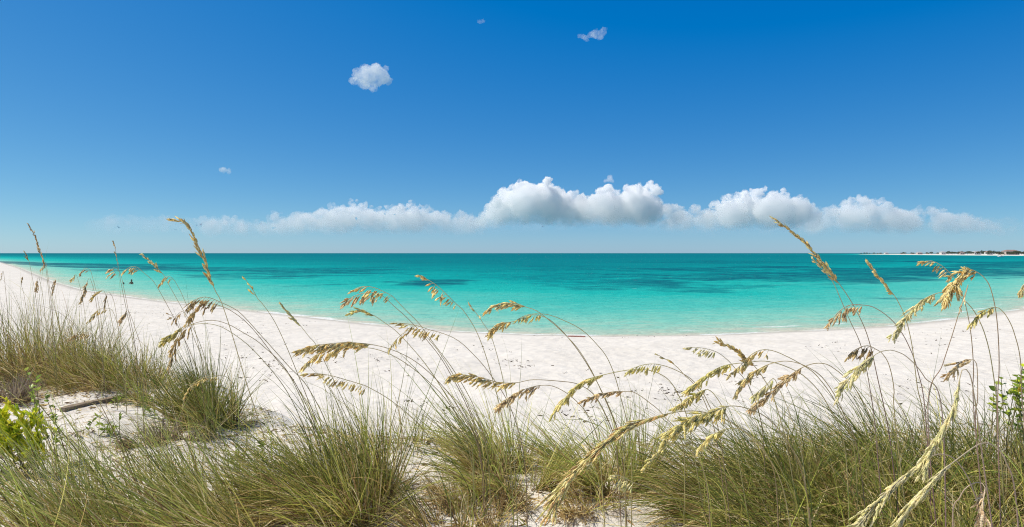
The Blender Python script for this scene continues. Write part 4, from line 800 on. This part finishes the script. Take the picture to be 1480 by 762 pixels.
# ---------------------------------------------------------------- timber on the sand
def board(name, label, cat, p0, p1, h, wdt, mat, sink, seed):
    """weathered board lying along the ground between two photo points."""
    import bmesh
    d0, d1 = ground_depth(*p0), ground_depth(*p1); a = P(p0[0], HY, d0); b = P(p1[0], HY, d1); a[2] = gz(a[0], d0); b[2] = gz(b[0], d1)
    v = b - a; Ln = np.linalg.norm(v); t = v / Ln; s_ = norm(np.cross(t, (0, 0, 1))); u = np.cross(s_, t); q = np.random.RandomState(seed); bm = bmesh.new(); rings = []
    for i in range(9):
        k = i / 8; c = a + v * k + u * (h * .5 - sink + .003 * math.sin(k * 4)); e = .82 if i in (0, 8) else 1
        rings.append([bm.verts.new(c + s_ * x * wdt * .5 * e * q.uniform(.94, 1.05) + u * y_ * h * .5 * e * q.uniform(.92, 1.06)) for x, y_ in ((-1, -.8), (-.9, -1), (.9, -1), (1, -.8), (1, .8), (.9, 1), (-.9, 1), (-1, .8))])
    for r0, r1 in zip(rings, rings[1:]):
        for j in range(8): bm.faces.new((r0[j], r0[(j + 1) % 8], r1[(j + 1) % 8], r1[j]))
    bm.faces.new(rings[0][::-1]); bm.faces.new(rings[-1]); bmesh.ops.recalc_face_normals(bm, faces=bm.faces)
    me = bpy.data.meshes.new(name); bm.to_mesh(me); bm.free(); me.materials.append(mat); o = bpy.data.objects.new(name, me); COL.objects.link(o)
    return tag(o, label, cat)
M_WOOD = plain_mat('weathered_wood', (.25, .19, .13), .85, .45, 6, (1.5, 14, 14), .6)
M_RED = plain_mat('faded_red_paint', (.44, .22, .17), .7, .3, 5, (2, 8, 8), .3)
board('driftwood_plank', 'weathered grey-brown plank half buried in the sand of the left dune', 'plank', (90, 596), (198, 573), .06, .085, M_WOOD, .012, 1)
board('red_board', 'faded red board lying on the sand at the water edge', 'board', (821, 487), (846, 487.5), .07, .1, M_RED, .01, 2)
board('stick', 'short grey stick on the sand among the far left tussocks', 'stick', (66, 548), (92, 556), .03, .04, M_WOOD, .005, 3)

# ---------------------------------------------------------------- bathers in the shallows
M_SKIN = plain_mat('tanned_skin', (.30, .17, .11), .5, .1, 20, bump=0); M_HAIR = plain_mat('dark_hair', (.025, .02, .017), .6, .2, 40); M_SUIT = plain_mat('dark_swimwear', (.03, .035, .05), .7, .2, 20)
def bather(px, label, rise, arms, seed):
    import bmesh
    d = ZC * F / (411.0 - HY); c = P(px, 411, d); z0 = rise
    o = empty('person', (c[0], d, 0), label, 'person')
    J = [(0, 0, z0 - .95), (0, 0, z0 - .72), (0, 0, z0 - .45), (0, 0, z0 - .30), (0, 0, z0 - .22), (0, -.01, z0 - .11), (0, -.01, z0 - .02)]; rad = [(.15, .11), (.14, .10), (.17, .11), (.09, .08), (.055, .055), (.082, .098), (.06, .07)]
    E = [(i, i + 1) for i in range(6)]
    for sg, ar in zip((-1, 1), arms):
        i0 = len(J); J += [(sg * .17, 0, z0 - .35)] + [(sg * x, y_, z0 + zz) for x, y_, zz in ar]; rad += [(.06, .06), (.045, .045), (.035, .035), (.04, .025)]
        E += [(3, i0)] + [(i0 + k, i0 + k + 1) for k in range(3)]
    me = bpy.data.meshes.new('body'); me.from_pydata([(x + c[0], y_ + d, zz) for x, y_, zz in J], E, []); t = bpy.data.objects.new('body', me); COL.objects.link(t)
    sk = t.modifiers.new('skin', 'SKIN'); 
    for v, r_ in zip(me.skin_vertices[0].data if me.skin_vertices else [], rad): v.radius = r_
    if not me.skin_vertices:
        pass
    t.modifiers.new('sub', 'SUBSURF').levels = 2
    dg = bpy.context.evaluated_depsgraph_get(); m2 = bpy.data.meshes.new_from_object(t.evaluated_get(dg)); t.modifiers.clear(); t.data = m2
    co = np.empty(len(m2.vertices) * 3, np.float32); m2.vertices.foreach_get('co', co); co = co.reshape(-1, 3) - np.array((c[0], d, 0)); m2.vertices.foreach_set('co', co.astype(np.float32).ravel()); m2.update()
    m2.materials.clear(); m2.materials.append(M_SKIN); t.parent = o
    bm = bmesh.new(); bmesh.ops.create_icosphere(bm, subdivisions=3, radius=1)
    for v in bm.verts: v.co = Vector((v.co.x * .098, v.co.y * .112 + .012 + .02 * (v.co.z < -.2), max(v.co.z, -.75 if v.co.y > .05 else -.05) * .125 - .075 + z0))
    hm = bpy.data.meshes.new('hair'); bm.to_mesh(hm); bm.free(); hm.materials.append(M_HAIR); h = bpy.data.objects.new('hair', hm); COL.objects.link(h); h.parent = o
    return o
bather(178.5, 'person in the turquoise shallows with only a dark head above water', .22, [[(.3, -.1, -.5), (.35, -.2, -.62), (.36, -.24, -.68)]] * 2, 1)
bather(190, 'person standing chest deep in the turquoise shallows', .62, [[(.27, -.05, -.52), (.22, -.25, -.62), (.18, -.3, -.64)]] * 2, 2)

# ---------------------------------------------------------------- boats
M_HULL = plain_mat('white_boat_paint', (.78, .78, .77), .35, .05, 3, bump=0); M_GLASS = plain_mat('dark_glass', (.03, .04, .05), .1, .1, 3, bump=0)
def boat(px, py, ln, label):
    d = ZC * F / (py - HY); c = P(px, py, d); o = empty('boat', (c[0], d, 0), label, 'boat')
    V = []; k = 9
    for i in range(k):
        u = i / (k - 1); hw = ln * .17 * (1 - max(0, u - .45) ** 2 * 3.1); x = (u - .5) * ln; sh_ = .085 * ln * (1 + .5 * u * u)
        for y_, zz in ((-hw, sh_), (-hw * .75, 0), (0, -.15), (hw * .75, 0), (hw, sh_), (0, sh_ * .92)): V.append((c[0] + x, d + y_, zz))
    Fq = [(i * 6 + j, i * 6 + (j + 1) % 6, i * 6 + 6 + (j + 1) % 6, i * 6 + 6 + j) for i in range(k - 1) for j in range(6)] + [tuple(range(6))[::-1], tuple(range((k - 1) * 6, k * 6))]
    mesh_obj('hull', V, Fq, M_HULL, o)
    def frustum(x0, x1, y0, z0, z1, tp):
        return [(c[0] + a * ln, d + b * ln, zz) for zz, e in ((z0, 0), (z1, tp)) for a, b in ((x0 + e, -y0 + e * .3), (x1 - e, -y0 + e * .3), (x1 - e, y0 - e * .3), (x0 + e, y0 - e * .3))], [(3, 2, 1, 0), (4, 5, 6, 7)] + [(j, (j + 1) % 4, 4 + (j + 1) % 4, 4 + j) for j in range(4)]
    V, f = frustum(-.22, .14, .1, ln * .08, ln * .2, .03); mesh_obj('cabin', V, f, M_HULL, o)
    V, f = frustum(-.16, .12, .104, ln * .125, ln * .175, .01); mesh_obj('windscreen', V, f, M_GLASS, o)
    return o
boat(1447, 371.2, 7.0, 'white motorboat close to the distant shore at the right edge')
boat(750, 368.6, 6.0, 'tiny white boat far out near the middle of the sea horizon')

# ---------------------------------------------------------------- distant shore with houses and trees
def far_point(px, inland):
    ds = np.arange(850, 7000, 4.0); s_ = shore_dist((px - CX) / F * ds, ds); h = np.nonzero(s_ > inland)[0]
    d = ds[h[0]] if len(h) else 2300.0; return (px - CX) / F * d, float(d)
M_WALLW = plain_mat('white_render', (.62, .60, .56), .8, .08, .2); M_WALLP = plain_mat('pink_render', (.50, .42, .38), .8, .08, .2); M_ROOFR = plain_mat('terracotta_roof', (.30, .20, .17), .8, .2, .5); M_ROOFG = plain_mat('grey_roof', (.38, .39, .40), .8, .1, .5)
M_WIN = plain_mat('window_glass', (.05, .06, .07), .15, .1, .3, bump=0)
def box(x0, x1, y0, y1, z0, z1):
    return [(x, y_, zz) for zz in (z0, z1) for x, y_ in ((x0, y0), (x1, y0), (x1, y1), (x0, y1))], [(3, 2, 1, 0), (4, 5, 6, 7)] + [(j, (j + 1) % 4, 4 + (j + 1) % 4, 4 + j) for j in range(4)]
def house(px, inland, wpx, h, wall, roof, label):
    x, d = far_point(px, inland); wdt = wpx * d / F; dp = max(8, wdt * .5); g = gz(x, d); o = empty('shore_house', (x, d, g), label, 'house', 'buildings on the distant shore')
    V, f = box(x - wdt / 2, x + wdt / 2, d, d + dp, g - .3, g + h); mesh_obj('wall', V, f, wall, o)
    e = .6; rh = min(2.6, wdt * .2); V = [(x - wdt / 2 - e, d - e, g + h + .01), (x + wdt / 2 + e, d - e, g + h + .01), (x + wdt / 2 + e, d + dp + e, g + h + .01), (x - wdt / 2 - e, d + dp + e, g + h + .01), (x - wdt / 2 + dp * .4, d + dp / 2, g + h + rh), (x + wdt / 2 - dp * .4, d + dp / 2, g + h + rh)]
    mesh_obj('roof', V, [(3, 2, 1, 0), (0, 1, 5, 4), (1, 2, 5), (2, 3, 4, 5), (3, 0, 4)], roof, o)
    nst = max(1, int(h / 3)); nw = max(2, int(wdt / 4))
    for r_ in range(nst):
        for k in range(nw):
            xc = x - wdt / 2 + (k + .5) * wdt / nw; V, f = box(xc - .7, xc + .7, d - .06, d + .05, g + r_ * 3 + 1, g + r_ * 3 + 2.4); mesh_obj('window', V, f, M_WIN, o)
for a in [(1282, 40, 5, 3.4, M_WALLW, M_ROOFG, 'white house, leftmost speck on the thin end of the distant shore'), (1330, 45, 7, 4, M_WALLP, M_ROOFG, 'dull pink house alone on the thin middle of the distant shore'),
          (1364, 40, 6, 5.4, M_WALLW, M_ROOFG, 'bright white house where the distant tree line begins'), (1391, 60, 6, 4.6, M_WALLP, M_ROOFR, 'small red-roofed house in the middle of the distant tree line'),
          (1413, 55, 9, 5, M_WALLW, M_ROOFG, 'long white building with grey roof among the distant trees'), (1431, 60, 8, 5.2, M_WALLW, M_ROOFR, 'white building with red roof left of the large resort building'),
          (1446, 50, 6, 4, M_WALLW, M_ROOFG, 'low white beach building just beside the large resort building'), (1464, 65, 19, 6.6, M_WALLP, M_ROOFR, 'large pink resort building with red roof on the distant shore')]:
    house(*a)
TREEV = []
for k in range(3):
    qt = np.random.RandomState(200 + k); x, d = 0.0, 0.0; o = empty('shore_tree', (0, 0, 0), 'dark green tree in the tree line of the distant shore', 'tree', 'trees along the distant shore')
    pth = catmull([(0, 0, -.3), (.2, .1, 2), (.1, 0, 4.2)], 8); V, f = tube(pth, .22, .1, 6); mesh_obj('trunk', V, f, M_STEM, o, col=np.full((len(V), 3), .12))
    m = 260; v = norm(qt.normal(size=(m, 3))) * (qt.uniform(.45, 1, (m, 1)) ** .5) * np.array((3.4, 2.8, 1.7 + .4 * k)); v *= (.8 + .5 * vnoise(v[:, 0] * .6 + 9 * k, v[:, 2] * .7, k))[:, None]
    ac = Acc(); leaf_quads(ac, v + np.array((0, 0, 4.0 + .3 * k)), qt.normal(size=(m, 3)), qt.normal(size=(m, 3)), qt.uniform(.7, 1.4, m), qt.uniform(.6, 1.1, m), pick(np.array([(.09, .12, .07), (.11, .14, .08), (.10, .12, .09)]), m, qt, .3), .2, 2)  # leaf greens lightened to stand in for distance haze
    ac.build('crown', M_TREE, o); TREEV.append(o)
qt = np.random.RandomState(9); first = [True] * 3
spots = [(1366 + i * 2.9 + qt.uniform(-1.2, 1.2), qt.uniform(25, 90)) for i in range(42)] + [(qt.uniform(1240, 1366), qt.uniform(25, 70)) for _ in range(22)]
for px, il in spots:
    k = qt.randint(3); x, d = far_point(px, il); src = TREEV[k]
    if first[k]: o = src; first[k] = False
    else:
        o = src.copy(); COL.objects.link(o)
        for ch in src.children:
            c = ch.copy(); COL.objects.link(c); c.parent = o
    o.location = (x, d, gz(x, d)); s_ = qt.uniform(.7, 1.15); o.scale = (s_ * qt.uniform(.9, 1.3), s_, s_ * (1 if px > 1366 else .75)); o.rotation_euler = (0, 0, qt.uniform(0, 6.3))
